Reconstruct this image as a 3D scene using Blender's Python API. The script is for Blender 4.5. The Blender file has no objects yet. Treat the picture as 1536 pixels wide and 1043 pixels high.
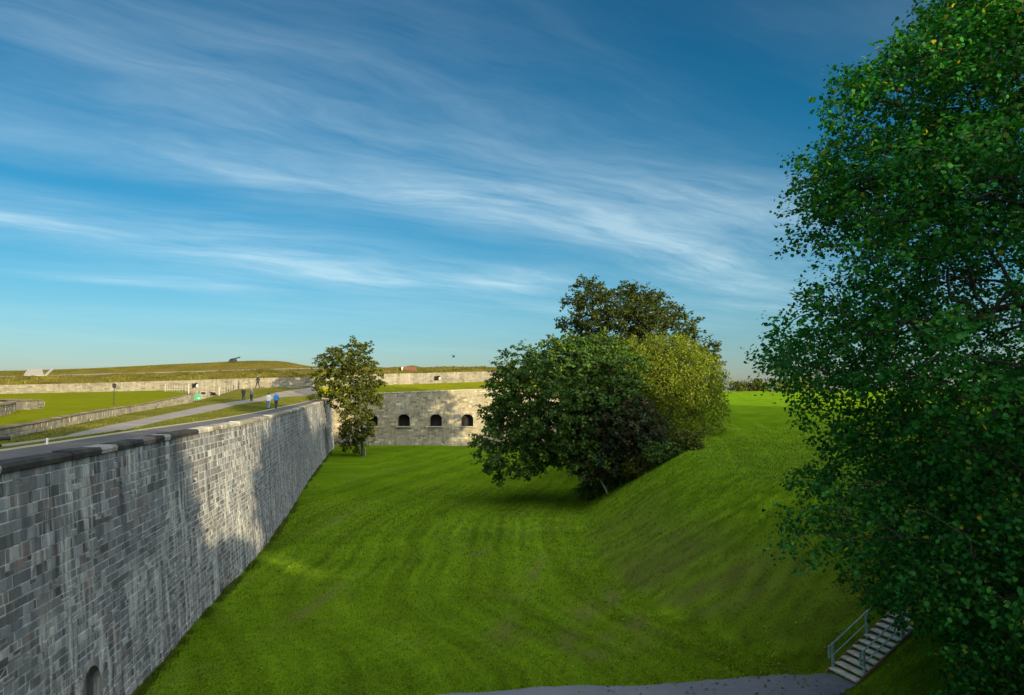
import bpy, math, random
import numpy as np
from mathutils import Vector, Matrix

R = math.radians
scene = bpy.context.scene
rng = np.random.default_rng(7)
random.seed(7)

# ------------------------------------------------------------------ camera
CAM_Z = 10.3
F_PX = 1100.0                       # focal length in pixels of the 1536 wide photograph
PITCH = math.atan(68.5 / F_PX)
cam_d = bpy.data.cameras.new('camera')
cam = bpy.data.objects.new('camera', cam_d)
scene.collection.objects.link(cam)
cam.location = (0, 0, CAM_Z)
cam.rotation_euler = (R(90) + PITCH, 0, 0)
cam_d.sensor_width = 36
cam_d.lens = 36 * F_PX / 1536
cam_d.clip_start = 0.1
cam_d.clip_end = 6000
scene.camera = cam

# ------------------------------------------------------------------ light
SUN_AZ = (0.57, -0.8216)             # towards the sun, over the ground
SUN_EL = 9.5
world = bpy.data.worlds.new('World')
scene.world = world
world.use_nodes = True
sun_d = bpy.data.lights.new('sun', 'SUN')
sun_d.energy = 5.0
sun_d.angle = R(0.5)
sun_d.color = (1.0, 0.80, 0.48)
sun = bpy.data.objects.new('sun', sun_d)
scene.collection.objects.link(sun)
el = R(SUN_EL)
sv = Vector((SUN_AZ[0] * math.cos(el), SUN_AZ[1] * math.cos(el), math.sin(el)))
sun.rotation_euler = sv.to_track_quat('Z', 'Y').to_euler()
scene.view_settings.view_transform = 'Standard'
scene.view_settings.look = 'None'
scene.view_settings.exposure = 0.8
scene.view_settings.gamma = 1.0


class NT:
    """small helper for node trees"""
    def __init__(self, tree):
        self.t = tree
        self.n = tree.nodes
        self.l = tree.links

    def add(self, typ, **kw):
        n = self.n.new(typ)
        for k, v in kw.items():
            setattr(n, k, v)
        return n

    def link(self, a, b):
        self.l.new(a, b)

    def val(self, node, name, v):
        node.inputs[name].default_value = v

    def math(self, op, a, b=None, clamp=False):
        m = self.n.new('ShaderNodeMath')
        m.operation = op
        m.use_clamp = clamp
        for i, x in enumerate((a, b)):
            if x is None:
                continue
            if isinstance(x, (int, float)):
                m.inputs[i].default_value = x
            else:
                self.l.new(x, m.inputs[i])
        return m.outputs[0]

    def ramp(self, fac, stops, interp='LINEAR'):
        r = self.n.new('ShaderNodeValToRGB')
        r.color_ramp.interpolation = interp
        e = r.color_ramp.elements
        while len(e) < len(stops):
            e.new(0.5)
        for i, (p, c) in enumerate(stops):
            e[i].position = p
            e[i].color = (c, c, c, 1) if isinstance(c, (int, float)) else (*c, 1)
        self.l.new(fac, r.inputs[0])
        return r.outputs[0]

    def mix(self, fac, a, b, blend='MIX'):
        m = self.n.new('ShaderNodeMix')
        m.data_type = 'RGBA'
        m.blend_type = blend
        for sock, x in ((m.inputs[0], fac), (m.inputs[6], a), (m.inputs[7], b)):
            if isinstance(x, (int, float)):
                sock.default_value = x
            elif isinstance(x, tuple):
                sock.default_value = (*x, 1) if len(x) == 3 else x
            else:
                self.l.new(x, sock)
        return m.outputs[2]

    def noise(self, vec, scale, detail=4, rough=0.55, dist=0.0, col=False):
        n = self.n.new('ShaderNodeTexNoise')
        n.inputs['Scale'].default_value = scale
        n.inputs['Detail'].default_value = detail
        n.inputs['Roughness'].default_value = rough
        n.inputs['Distortion'].default_value = dist
        if vec is not None:
            self.l.new(vec, n.inputs['Vector'])
        return n.outputs['Color' if col else 'Fac']

    def mapping(self, vec, scale=(1, 1, 1), rot=(0, 0, 0), loc=(0, 0, 0)):
        m = self.n.new('ShaderNodeMapping')
        m.inputs['Scale'].default_value = scale
        m.inputs['Rotation'].default_value = rot
        m.inputs['Location'].default_value = loc
        self.l.new(vec, m.inputs['Vector'])
        return m.outputs[0]


def build_world():
    t = NT(world.node_tree)
    t.n.clear()
    out = t.add('ShaderNodeOutputWorld')
    bg = t.add('ShaderNodeBackground')
    sky = t.add('ShaderNodeTexSky', sky_type='NISHITA')
    sky.sun_disc = False
    sky.sun_elevation = R(SUN_EL)
    sky.sun_rotation = math.atan2(SUN_AZ[0], SUN_AZ[1])
    sky.altitude = 100
    sky.air_density = 1.0
    sky.dust_density = 0.6
    sky.ozone_density = 2.5
    tc = t.add('ShaderNodeTexCoord')
    d = tc.outputs['Generated']
    sep = t.add('ShaderNodeSeparateXYZ')
    t.link(d, sep.inputs[0])
    x, y, z = sep.outputs
    # cirrus on a high flat layer: ground-plane coordinates of the view direction
    zz = t.math('MAXIMUM', t.math('ADD', z, 0.06), 0.02)
    comb = t.add('ShaderNodeCombineXYZ')
    t.link(t.math('DIVIDE', x, zz), comb.inputs[0])
    t.link(t.math('DIVIDE', y, zz), comb.inputs[1])
    lay = comb.outputs[0]
    streak = t.mapping(lay, rot=(0, 0, R(57)))      # the fibres run along the second axis
    warp = t.noise(t.mapping(streak, scale=(.6, .35, 1)), 1.3, 4, .5, col=True)
    w0 = t.add('ShaderNodeVectorMath', operation='SUBTRACT')
    t.link(warp, w0.inputs[0])
    w0.inputs[1].default_value = (.5, .5, .5)
    wv = t.add('ShaderNodeVectorMath', operation='MULTIPLY_ADD')
    t.link(w0.outputs[0], wv.inputs[0])
    wv.inputs[1].default_value = (1.0, 1.0, 0)
    t.link(streak, wv.inputs[2])
    wl = wv.outputs[0]
    fib = t.noise(t.mapping(wl, scale=(2.3, .62, 1)), 1.5, 9, .60)
    fine = t.noise(t.mapping(wl, scale=(9, 1.9, 1), rot=(0, 0, R(7))), 1.6, 8, .66)
    big = t.noise(t.mapping(wl, scale=(.8, .3, 1), loc=(2.2, .9, 0)), 1.1, 3, .5)
    sp2 = t.add('ShaderNodeSeparateXYZ')
    t.link(wl, sp2.inputs[0])
    total = None
    # cloud banks on the layer: (across, along, width, length, strength)
    for cx_, cy_, rx_, ry_, am in ((-2.70, 1.9, .20, 1.75, 1.0), (-2.42, 2.2, .40, 1.5, .55), (-3.0, 3.0, .35, 1.3, .6), (-4.15, 1.40, .42, 1.0, 1.4), (-3.55, .6, .28, .9, .35),
                                   (-3.85, -.1, .22, .42, 1.2), (-2.05, 2.5, .32, .55, .9), (-3.9, 2.65, .30, .42, .9), (-1.95, 1.2, .42, .95, .32),
                                   (-2.1, -.3, .5, 1.1, .22), (-1.3, .3, .35, 1.0, .22), (-5.0, .75, .22, .55, .8), (-4.6, 3.6, .4, 1.2, .5), (-3.3, 4.4, .6, 1.2, .5)):
        gx_ = t.math('POWER', t.math('ABSOLUTE', t.math('DIVIDE', t.math('SUBTRACT', sp2.outputs[0], cx_), rx_)), 2.0)
        gy_ = t.math('POWER', t.math('ABSOLUTE', t.math('DIVIDE', t.math('SUBTRACT', sp2.outputs[1], cy_), ry_)), 2.0)
        g = t.math('MULTIPLY', t.math('EXPONENT', t.math('MULTIPLY', t.math('ADD', gx_, gy_), -1.0)), am)
        total = g if total is None else t.math('ADD', total, g)
    veilbg = t.math('MULTIPLY', t.ramp(big, [(.42, 0.0), (.70, 1.0)]), t.ramp(z, [(.0, .1), (.1, .32), (.25, .42), (.6, .22)]))
    total = t.math('ADD', total, veilbg)
    f1 = t.ramp(fib, [(.32, .22), (.72, 1.0)])
    f2 = t.ramp(fine, [(.28, .58), (.70, 1.0)])
    c = t.math('MULTIPLY', t.math('MULTIPLY', total, t.math('MULTIPLY', f1, f2)), 1.0, clamp=True)
    c = t.math('MULTIPLY', c, 1.15, clamp=True)
    grade = t.ramp(z, [(.0, (.56, .59, .80)), (.05, (.47, .62, .77)), (.10, (.37, .62, .74)), (.16, (.23, .58, .69)), (.28, (.09, .52, .65)), (.46, (.015, .40, .54)), (1.0, (.02, .36, .48))])
    tint = t.mix(1.0, sky.outputs[0], grade, 'MULTIPLY')
    # cloud light follows the sky it hangs in, only whiter and brighter
    cl = t.mix(1.0, tint, (0.55, 0.55, 0.55), 'MULTIPLY')
    cl = t.mix(1.0, cl, (2.0, 2.45, 2.55), 'ADD')
    col = t.mix(c, tint, cl)
    # fill light added to the sky round the low sun, behind the view
    dt = t.add('ShaderNodeVectorMath', operation='DOT_PRODUCT')
    t.link(d, dt.inputs[0])
    dt.inputs[1].default_value = (SUN_AZ[0] * .86, SUN_AZ[1] * .86, .5)
    sky_fill = t.math('MULTIPLY', t.ramp(dt.outputs['Value'], [(.15, 0.0), (.80, 1.0)]), t.ramp(fib, [(.2, .6), (.8, 1.0)]))
    col = t.mix(sky_fill, col, (14.0, 14.2, 14.0))
    t.link(col, bg.inputs['Color'])
    bg.inputs['Strength'].default_value = 0.11
    t.link(bg.outputs[0], out.inputs[0])


build_world()


# ------------------------------------------------------------------ helpers
def P(px, py, d):
    """point seen at photo pixel (px, py) at forward distance d: used to survey the place"""
    cx, cy = (px - 768) / F_PX, (521.5 - py) / F_PX
    c, s = math.cos(PITCH), math.sin(PITCH)
    fy, fz = c - cy * s, s + cy * c
    k = d / fy
    return Vector((cx * k, d, CAM_Z + fz * k))


def tag(o, label=None, cat=None, group=None, kind=None):
    if label: o['label'] = label
    if cat: o['category'] = cat
    if group: o['group'] = group
    if kind: o['kind'] = kind
    return o


def link(o, parent=None):
    scene.collection.objects.link(o)
    if parent is not None:
        o.parent = parent
    return o


def empty(name, loc, rotz=0.0):
    o = bpy.data.objects.new(name, None)
    o.location = loc
    o.rotation_euler = (0, 0, rotz)
    o.empty_display_size = .2
    return link(o)


def mesh_obj(name, verts, faces, mat, parent=None, cols=None, smooth=False, uvs=None):
    me = bpy.data.meshes.new(name)
    me.from_pydata([tuple(map(float, v)) for v in verts], [], [tuple(int(i) for i in f) for f in faces])
    if cols is not None:
        a = me.color_attributes.new('Col', 'FLOAT_COLOR', 'POINT')
        c = np.ones((len(verts), 4), np.float32)
        c[:, :3] = np.asarray(cols, np.float32)
        a.data.foreach_set('color', c.ravel())
    if uvs is not None:
        uvl = me.uv_layers.new(name='UVMap')
        idx = np.empty(len(me.loops), np.int32)
        me.loops.foreach_get('vertex_index', idx)
        uvl.data.foreach_set('uv', np.asarray(uvs, np.float32)[idx].ravel())
    if smooth:
        me.polygons.foreach_set('use_smooth', [True] * len(me.polygons))
    me.materials.append(mat)
    me.update()
    o = bpy.data.objects.new(name, me)
    return link(o, parent)


def fast_poly(name, verts, k, mat, parent=None, cols=None):
    """mesh of n equal k-gons, verts (n*k, 3)"""
    n = len(verts) // k
    me = bpy.data.meshes.new(name)
    me.vertices.add(n * k)
    me.vertices.foreach_set('co', np.asarray(verts, np.float32).ravel())
    me.loops.add(n * k)
    me.loops.foreach_set('vertex_index', np.arange(n * k, dtype=np.int32))
    me.polygons.add(n)
    me.polygons.foreach_set('loop_start', np.arange(0, n * k, k, dtype=np.int32))
    if cols is not None:
        a = me.color_attributes.new('Col', 'FLOAT_COLOR', 'POINT')
        c = np.ones((n * k, 4), np.float32)
        c[:, :3] = np.repeat(np.asarray(cols, np.float32), k, axis=0)
        a.data.foreach_set('color', c.ravel())
    me.materials.append(mat)
    me.update(calc_edges=True)
    me.validate()
    o = bpy.data.objects.new(name, me)
    return link(o, parent)


class MB:
    """collects simple shapes, builds one mesh"""
    def __init__(self):
        self.v, self.f = [], []

    def box(self, c, size, rz=0.0, rx=0.0, ry=0.0, taper=1.0):
        m = Matrix.Rotation(rz, 3, 'Z') @ Matrix.Rotation(ry, 3, 'Y') @ Matrix.Rotation(rx, 3, 'X')
        b = len(self.v)
        for sz in (-.5, .5):
            k = taper if sz > 0 else 1
            for sx, sy in ((-.5, -.5), (.5, -.5), (.5, .5), (-.5, .5)):
                self.v.append(Vector(c) + m @ Vector((sx * size[0] * k, sy * size[1] * k, sz * size[2])))
        for f in ((3, 2, 1, 0), (4, 5, 6, 7), (0, 1, 5, 4), (1, 2, 6, 5), (2, 3, 7, 6), (3, 0, 4, 7)):
            self.f.append([b + i for i in f])
        return self

    def tube(self, pts, rad, n=8, cap=True):
        pts = [Vector(p) for p in pts]
        if not hasattr(rad, '__len__'):
            rad = [rad] * len(pts)
        b = len(self.v)
        up = None
        for i, p in enumerate(pts):
            t = (pts[min(i + 1, len(pts) - 1)] - pts[max(i - 1, 0)])
            if t.length < 1e-6:
                t = Vector((0, 0, 1))
            t.normalize()
            if up is None:
                up = t.orthogonal().normalized()
            else:
                up = (up - t * up.dot(t))
                up = up.normalized() if up.length > 1e-5 else t.orthogonal().normalized()
            s = t.cross(up)
            for k in range(n):
                a = 2 * math.pi * k / n
                self.v.append(p + (up * math.cos(a) + s * math.sin(a)) * rad[i])
        for i in range(len(pts) - 1):
            for k in range(n):
                a, c = b + i * n + k, b + i * n + (k + 1) % n
                self.f.append([a, c, c + n, a + n])
        if cap:
            self.f.append([b + k for k in range(n)][::-1])
            self.f.append([b + (len(pts) - 1) * n + k for k in range(n)])
        return self

    def lathe(self, prof, origin, axis, n=16):
        """prof: list of (along, radius)"""
        ax = Vector(axis).normalized()
        return self.tube([Vector(origin) + ax * a for a, r in prof], [r for a, r in prof], n)

    def ball(self, c, r, n=10, m=7):
        if not hasattr(r, '__len__'):
            r = (r, r, r)
        b = len(self.v)
        for i in range(m + 1):
            th = math.pi * i / m
            for k in range(n):
                a = 2 * math.pi * k / n
                s = max(math.sin(th), 1e-3)
                self.v.append(Vector(c) + Vector((r[0] * s * math.cos(a), r[1] * s * math.sin(a), r[2] * math.cos(th))))
        for i in range(m):
            for k in range(n):
                a, c2 = b + i * n + k, b + i * n + (k + 1) % n
                self.f.append([a, a + n, c2 + n, c2])
        return self

    def build(self, name, mat, parent=None, smooth=False):
        return mesh_obj(name, self.v, self.f, mat, parent, smooth=smooth)


# ------------------------------------------------------------------ materials
def new_mat(name):
    m = bpy.data.materials.new(name)
    m.use_nodes = True
    t = NT(m.node_tree)
    t.n.clear()
    out = t.add('ShaderNodeOutputMaterial')
    b = t.add('ShaderNodeBsdfPrincipled')
    t.link(b.outputs[0], out.inputs['Surface'])
    return m, t, b, out


def plain(name, col, rough=.6, metal=0.0, var=.25, scale=6.0):
    m, t, b, _ = new_mat(name)
    tc = t.add('ShaderNodeTexCoord')
    n = t.noise(tc.outputs['Object'], scale, 5)
    c = t.mix(t.ramp(n, [(.3, 0.0), (.7, 1.0)]), tuple(x * (1 - var) for x in col), tuple(min(1, x * (1 + var)) for x in col))
    t.link(c, b.inputs['Base Color'])
    b.inputs['Roughness'].default_value = rough
    b.inputs['Metallic'].default_value = metal
    return m


def bump(t, b, height, strength=.4, dist=.03):
    bp = t.add('ShaderNodeBump')
    bp.inputs['Strength'].default_value = strength
    bp.inputs['Distance'].default_value = dist
    t.link(height, bp.inputs['Height'])
    t.link(bp.outputs[0], b.inputs['Normal'])


def grass_material(name, a, c, dry, stripes=None, drymask=(.58, .72)):
    m, t, b, _ = new_mat(name)
    tc = t.add('ShaderNodeTexCoord')
    o = tc.outputs['Object']
    n1 = t.noise(o, .16, 5, .6)
    n2 = t.noise(o, 1.3, 6, .65)
    n3 = t.noise(o, 14, 4, .7)
    col = t.mix(t.ramp(n1, [(.32, 0.0), (.68, 1.0)]), a, c)
    col = t.mix(t.math('MULTIPLY', t.ramp(n2, [(.35, 0.0), (.75, 1.0)]), .45), col, tuple(x * .62 for x in a))
    nd = t.noise(t.mapping(o, scale=(1, .45, 1), loc=(7, 3, 0)), .33, 6, .62)
    dm = t.math('MULTIPLY', t.ramp(nd, [(drymask[0], 0.0), (drymask[1], 1.0)]), t.ramp(n2, [(.3, .25), (.6, .95)]))
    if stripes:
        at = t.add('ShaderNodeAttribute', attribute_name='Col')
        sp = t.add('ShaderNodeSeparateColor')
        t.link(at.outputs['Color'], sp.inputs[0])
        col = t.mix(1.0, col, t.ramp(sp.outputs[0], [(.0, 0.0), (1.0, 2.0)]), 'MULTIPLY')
        dm = t.math('MAXIMUM', t.math('MULTIPLY', dm, .4), sp.outputs[1])
    col = t.mix(t.math('MULTIPLY', dm, .6), col, dry)
    col = t.mix(1.0, col, t.ramp(n3, [(.25, .74), (.75, 1.26)]), 'MULTIPLY')
    t.link(col, b.inputs['Base Color'])
    b.inputs['Roughness'].default_value = 1.0
    b.inputs['Specular IOR Level'].default_value = 0.0
    bump(t, b, t.math('ADD', n3, t.math('MULTIPLY', n2, 1.5)), .8, .07)
    return m


M_GRASS = grass_material('turf', (.092, .175, .006), (.125, .215, .008), (.125, .105, .045), stripes=True)
M_LAWN = grass_material('rampart_turf', (.16, .185, .008), (.205, .225, .012), (.17, .15, .05))
M_VERGE = grass_material('verge_turf', (.105, .135, .014), (.150, .175, .020), (.17, .13, .06), drymask=(.42, .62))
M_ROUGH = grass_material('rough_grass', (.105, .098, .018), (.165, .135, .026), (.22, .13, .05), drymask=(.45, .7))


def attr_material(name, rough=.85, streak=.0, fleck=.3, lichen=0.0, bstr=.5):
    """stone: colour per block from the mesh, grain, vertical weather streaks"""
    m, t, b, _ = new_mat(name)
    tc = t.add('ShaderNodeTexCoord')
    o = tc.outputs['Object']
    at = t.add('ShaderNodeAttribute', attribute_name='Col')
    n1 = t.noise(o, 3.2, 8, .68)
    n2 = t.noise(o, 22, 4, .7)
    col = t.mix(1.0, at.outputs['Color'], t.ramp(n1, [(.2, 1 - fleck), (.8, 1 + fleck)]), 'MULTIPLY')
    col = t.mix(1.0, col, t.ramp(n2, [(.2, .82), (.8, 1.18)]), 'MULTIPLY')
    if streak:
        sn = t.noise(t.mapping(o, scale=(1.7, 1.7, .10)), 1.0, 7, .68)
        sm = t.noise(t.mapping(o, scale=(.28, .28, .20), loc=(4, 9, 2)), 1.0, 4, .6)
        dark = t.math('MULTIPLY', t.ramp(sn, [(.47, 0.0), (.63, 1.0)]), t.ramp(sm, [(.40, .2), (.62, 1.0)]))
        col = t.mix(t.math('MULTIPLY', dark, streak), col, (.035, .036, .038))
        wn = t.noise(t.mapping(o, scale=(2.6, 2.6, .16), loc=(11, 5, 0)), 1.0, 7, .7)
        wm = t.noise(t.mapping(o, scale=(.25, .25, .22), loc=(1, 2, 7)), 1.0, 3, .6)
        sz = t.add('ShaderNodeSeparateXYZ')
        t.link(o, sz.inputs[0])
        low = t.ramp(t.math('DIVIDE', sz.outputs[2], 6), [(.0, 1.0), (.75, 0.0)])
        white = t.math('MULTIPLY', t.ramp(wn, [(.47, 0.0), (.62, 1.0)]), t.math('MAXIMUM', low, t.ramp(wm, [(.44, .1), (.62, 1.0)])))
        col = t.mix(t.math('MULTIPLY', white, streak * .8), col, (.58, .60, .58))
    if lichen:
        ln = t.noise(o, .7, 8, .7)
        col = t.mix(t.math('MULTIPLY', t.ramp(ln, [(.48, 0.0), (.62, 1.0)]), lichen), col, (.075, .082, .062))
    t.link(col, b.inputs['Base Color'])
    b.inputs['Roughness'].default_value = rough
    b.inputs['Specular IOR Level'].default_value = .25
    bump(t, b, t.math('ADD', n1, t.math('MULTIPLY', n2, .4)), bstr, .03)
    return m


M_STONE = attr_material('weathered_granite', streak=.85)
M_STONE_FAR = attr_material('buff_sandstone', streak=.30, lichen=.25)
M_COPE = attr_material('coping_stone', streak=.0, fleck=.55, lichen=.6, bstr=.9)
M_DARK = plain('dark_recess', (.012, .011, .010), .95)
M_IRON = plain('black_iron', (.010, .010, .011), .7, .0)
M_WOOD = plain('grey_timber', (.16, .12, .085), .8)
M_PALE = plain('pale_concrete', (.36, .34, .28), .85, var=.18)
M_WHITE = plain('white_paint', (.72, .70, .66), .6, var=.1)
M_TEAL = plain('teal_rail_paint', (.27, .43, .45), .45, .1, var=.3, scale=12)
M_TREAD = plain('worn_timber_tread', (.60, .56, .50), .8, var=.35, scale=5)
M_RUST = plain('red_roof', (.17, .055, .035), .8, var=.3)
M_GREEN = plain('green_sign_paint', (.03, .36, .20), .5)


def gravel_material(name, a, c, edge=None):
    m, t, b, _ = new_mat(name)
    tc = t.add('ShaderNodeTexCoord')
    o = tc.outputs['Object']
    n1 = t.noise(o, .55, 6, .65)
    n2 = t.noise(o, 30, 3, .7)
    col = t.mix(t.ramp(n1, [(.3, 0.0), (.7, 1.0)]), a, c)
    col = t.mix(1.0, col, t.ramp(n2, [(.2, .65), (.8, 1.35)]), 'MULTIPLY')
    t.link(col, b.inputs['Base Color'])
    b.inputs['Roughness'].default_value = .9
    bump(t, b, n2, .6, .02)
    return m


M_ASPHALT = gravel_material('grey_asphalt', (.115, .137, .17), (.165, .18, .212))
M_ROAD = gravel_material('pale_gravel', (.19, .165, .14), (.29, .26, .22))
M_WALK = gravel_material('weathered_flagstone', (.055, .055, .058), (.115, .108, .10))
M_TRAIL = gravel_material('worn_earth', (.30, .26, .17), (.40, .35, .24))


def leaf_material(name, trans=.35):
    m, t, b, out = new_mat(name)
    at = t.add('ShaderNodeAttribute', attribute_name='Col')
    t.link(at.outputs['Color'], b.inputs['Base Color'])
    b.inputs['Roughness'].default_value = .55
    b.inputs['Specular IOR Level'].default_value = .16
    tr = t.add('ShaderNodeBsdfTranslucent')
    c2 = t.mix(1.0, at.outputs['Color'], (1.5, 1.7, .6), 'MULTIPLY')
    t.link(c2, tr.inputs['Color'])
    mx = t.add('ShaderNodeMixShader')
    mx.inputs[0].default_value = trans
    t.link(b.outputs[0], mx.inputs[1])
    t.link(tr.outputs[0], mx.inputs[2])
    t.link(mx.outputs[0], out.inputs['Surface'])
    return m


M_LEAF = leaf_material('leaf', .35)
M_BLADE = leaf_material('grass_blade', .25)


def bark_material():
    m, t, b, _ = new_mat('bark')
    tc = t.add('ShaderNodeTexCoord')
    n = t.noise(t.mapping(tc.outputs['Object'], scale=(1, 1, .2)), 9, 7, .7)
    t.link(t.ramp(n, [(.3, (.018, .014, .011)), (.7, (.075, .062, .05))]), b.inputs['Base Color'])
    b.inputs['Roughness'].default_value = .9
    bump(t, b, n, .8, .05)
    return m


M_BARK = bark_material()

# ------------------------------------------------------------------ the ground
BY = [-80, 0, 10, 20, 25, 28, 30, 32.5, 36, 41, 46, 54, 62, 70, 90, 115, 145, 200, 400, 3000]
BX = [7.0, 9.0, 10.3, 11.6, 12.1, 11.6, 10.3, 8.3, 6.4, 5.4, 5.0, 5.0, 5.7, 7.0, 11, 17, 24, 30, 40, 40]


def smoothed(xq, xs, ys, w=2.5):
    acc = 0
    for k in (-1, -.5, 0, .5, 1):
        acc = acc + np.interp(np.asarray(xq, float) + k * w, xs, ys)
    return acc / 5


def bank_s(x, y):
    return np.asarray(x, float) - smoothed(y, BY, BX)


ST_X, ST_Y = 11.95, 27.2


def ground_h(x, y):
    x = np.asarray(x, float)
    y = np.asarray(y, float)
    s = bank_s(x, y)
    tt = np.clip(s / 9.0, 0, 1)
    f = .80 * tt + .20 * tt * tt * (3 - 2 * tt)
    H = np.interp(y, [-80, 15, 30, 45, 60, 200], [6.5, 6.3, 5.6, 5.2, 5.2, 5.2])
    yy = np.clip(y - 48, 0, 165)
    fld = .0305 * yy + .012 * np.clip(x - 14, -10, 160) * np.clip(yy / 40, 0, 1)
    over = np.clip((y - 213) / 300, 0, 1)
    fld = fld - 9 * over ** 2 * 3
    h = f * H + fld * tt * tt * (3 - 2 * tt)
    h = h + .05 * np.sin(x * .8 + 1.3 * np.sin(y * .31)) * np.sin(y * .47 + x * .2) + .1 * np.sin(x * .17 + 2) * np.sin(y * .12)
    # the earthwork the viewpoint stands on rises behind
    q = np.clip((15 - y) / 12, 0, 1)
    back = 8.6 * (.5 * q + .5 * q * q * (3 - 2 * q)) + 2.4 * np.clip((-4 - y) / 12, 0, 1)
    h = np.where(back > 0, np.maximum(h, back), h)
    # cut for the flight of steps
    q = (x - ST_X) * .955 + (y - ST_Y) * .295
    w = (x - ST_X) * .295 - (y - ST_Y) * .955
    k = np.clip((1.25 - np.abs(w)) / .35, 0, 1) * ((q > -.9) & (q < 4.6))
    h = h * (1 - k) + np.minimum(h, np.maximum(0, q * .636 - .02)) * k
    # a far plain rolls away beyond the field
    far = np.clip((np.hypot(x, y) - 420) / 400, 0, 1)
    return h * (1 - far)


def vnoise(x, y, f, seed=0):
    """smooth value noise, about -1..1"""
    x = np.asarray(x) * f
    y = np.asarray(y) * f
    xi, yi = np.floor(x), np.floor(y)
    fx, fy = x - xi, y - yi
    fx, fy = fx * fx * (3 - 2 * fx), fy * fy * (3 - 2 * fy)

    def h(a, b):
        v = np.sin(a * 127.1 + b * 311.7 + seed * 74.7) * 43758.5453
        return (v - np.floor(v)) * 2 - 1
    return (h(xi, yi) * (1 - fx) + h(xi + 1, yi) * fx) * (1 - fy) + (h(xi, yi + 1) * (1 - fx) + h(xi + 1, yi + 1) * fx) * fy


WORN = [(2.4, 31.5, .45, 2.0), (3.9, 31.2, .4, 1.3), (3.5, 35.5, .8, 1.8), (-2.3, 48, .5, 1.0), (5.2, 38.5, .5, 3.0), (5.6, 33.5, .5, 1.5), (3.2, 29.8, .6, .9), (-.3, 33, .5, 2.2),
        (-14.2, 62, .6, 6), (-9.6, 37, .4, 5), (1.5, 44, .4, 4)]


def turf_fields(x, y):
    """(tone, worn): mower lanes with painted light, and thin brown turf"""
    s = bank_s(x, y)
    al = y * .93 + x * .25
    wob = .5 * vnoise(x, y, .13, 1) + .2 * vnoise(x, y, .5, 2)
    fl = np.clip(-s / 1.0, 0, 1)
    lane = .15 * np.sin((s + wob) * 7.5) * np.clip(.6 + vnoise(x, y, .2, 23), 0, 1) + .12 * np.sin((s + wob) * 3.4) * (.6 + .6 * vnoise(x, y, .15, 21)) + .09 * np.sin((s + wob) * 1.25 + .6)
    rake = .11 * vnoise(s * .22, al * 2.6, 1.0, 4) + .36 * vnoise(s * .3, al * 7, 1.0, 5)
    tone = 1 + fl * lane + (1 - fl) * rake * np.clip((14 - s) / 4, .3, 1) + .09 * vnoise(x, y, .28, 6) + .10 * vnoise(x, y, 1.1, 7)
    tone = tone * (1 + .4 * np.clip((y - 95) / 60, 0, 1) * np.clip((s - 8) / 4, 0, 1))      # sunlight painted into the turf tone on the hill top
    worn = np.zeros(np.shape(s))
    for cx, cy, rx, ry in WORN:
        ds = ((x - cx - .14 * (y - cy)) / rx) ** 2 + ((y - cy) / ry) ** 2
        worn = np.maximum(worn, np.exp(-ds) * np.clip(.8 + .75 * vnoise(x, y, 1.6, 8) + .3 * vnoise(x, y, 4, 14), 0, 1))
    band = np.clip(s / .8, 0, 1) * np.clip((6.4 - s) / 2.5, 0, 1) * np.clip((y - 27) / 5, 0, 1) * np.clip((62 - y) / 14, 0, 1)
    lines = np.clip(.35 + .75 * vnoise(s * .16, al * 1.5, 1.0, 9) + .35 * vnoise(s * .5, al * 4, 1.0, 10), 0, 1)
    worn = np.maximum(worn, band * (lines * .5 + .2))
    worn = np.maximum(worn, .55 * np.clip(vnoise(x, y, .22, 11) * vnoise(x, y, 1.3, 12) * 2 - .25, 0, 1) * fl)
    crest_light = np.clip(1 - np.abs(s - 8.5) / 3.2, 0, 1) * np.clip((y - 30) / 8, 0, 1)
    tone = tone * (1 + .18 * crest_light)  # skylight on the bank's crest painted in as a lighter tone
    q = (x * .975 - y * .222 + .8 * vnoise(x, y, .05, 31)) / 3.1
    q = np.abs(q - np.round(q)) * 3.1
    tone = tone + .28 * np.exp(-(q / .22) ** 2) * np.clip((s - 8) / 3, 0, 1) * np.clip((y - 40) / 15, 0, 1) * np.clip(.5 + vnoise(x, y, .07, 33), 0, 1)
    return tone, worn


def axis(parts):
    out = []
    for a, b, st in parts:
        out.append(np.arange(a, b, st))
    return np.concatenate(out + [[parts[-1][1]]])


gx = axis([(-3000, -400, 400), (-400, -60, 40), (-60, -20, 5), (-20, 30, .3), (30, 70, 1.2), (70, 200, 6), (200, 600, 40), (600, 3000, 400)])
gy = axis([(-600, -60, 60), (-60, 15, 5), (15, 80, .45), (80, 240, 2.0), (240, 600, 20), (600, 4000, 300)])
GX, GY = np.meshgrid(gx, gy)
GZ = ground_h(GX, GY)
gv = np.stack([GX.ravel(), GY.ravel(), GZ.ravel()], 1)
nx, ny = len(gx), len(gy)
ii = (np.arange(ny - 1)[:, None] * nx + np.arange(nx - 1)[None]).ravel()
gf = np.stack([ii, ii + 1, ii + nx + 1, ii + nx], 1)
guv = np.stack([bank_s(GX, GY).ravel(), GY.ravel() * .93 + GX.ravel() * .25], 1)
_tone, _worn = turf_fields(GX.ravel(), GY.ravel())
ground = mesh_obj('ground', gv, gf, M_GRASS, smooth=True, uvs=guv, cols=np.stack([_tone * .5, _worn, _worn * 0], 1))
tag(ground, 'mown grass floor of the dry ditch rising into the bank and field', 'ground', kind='structure')


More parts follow.
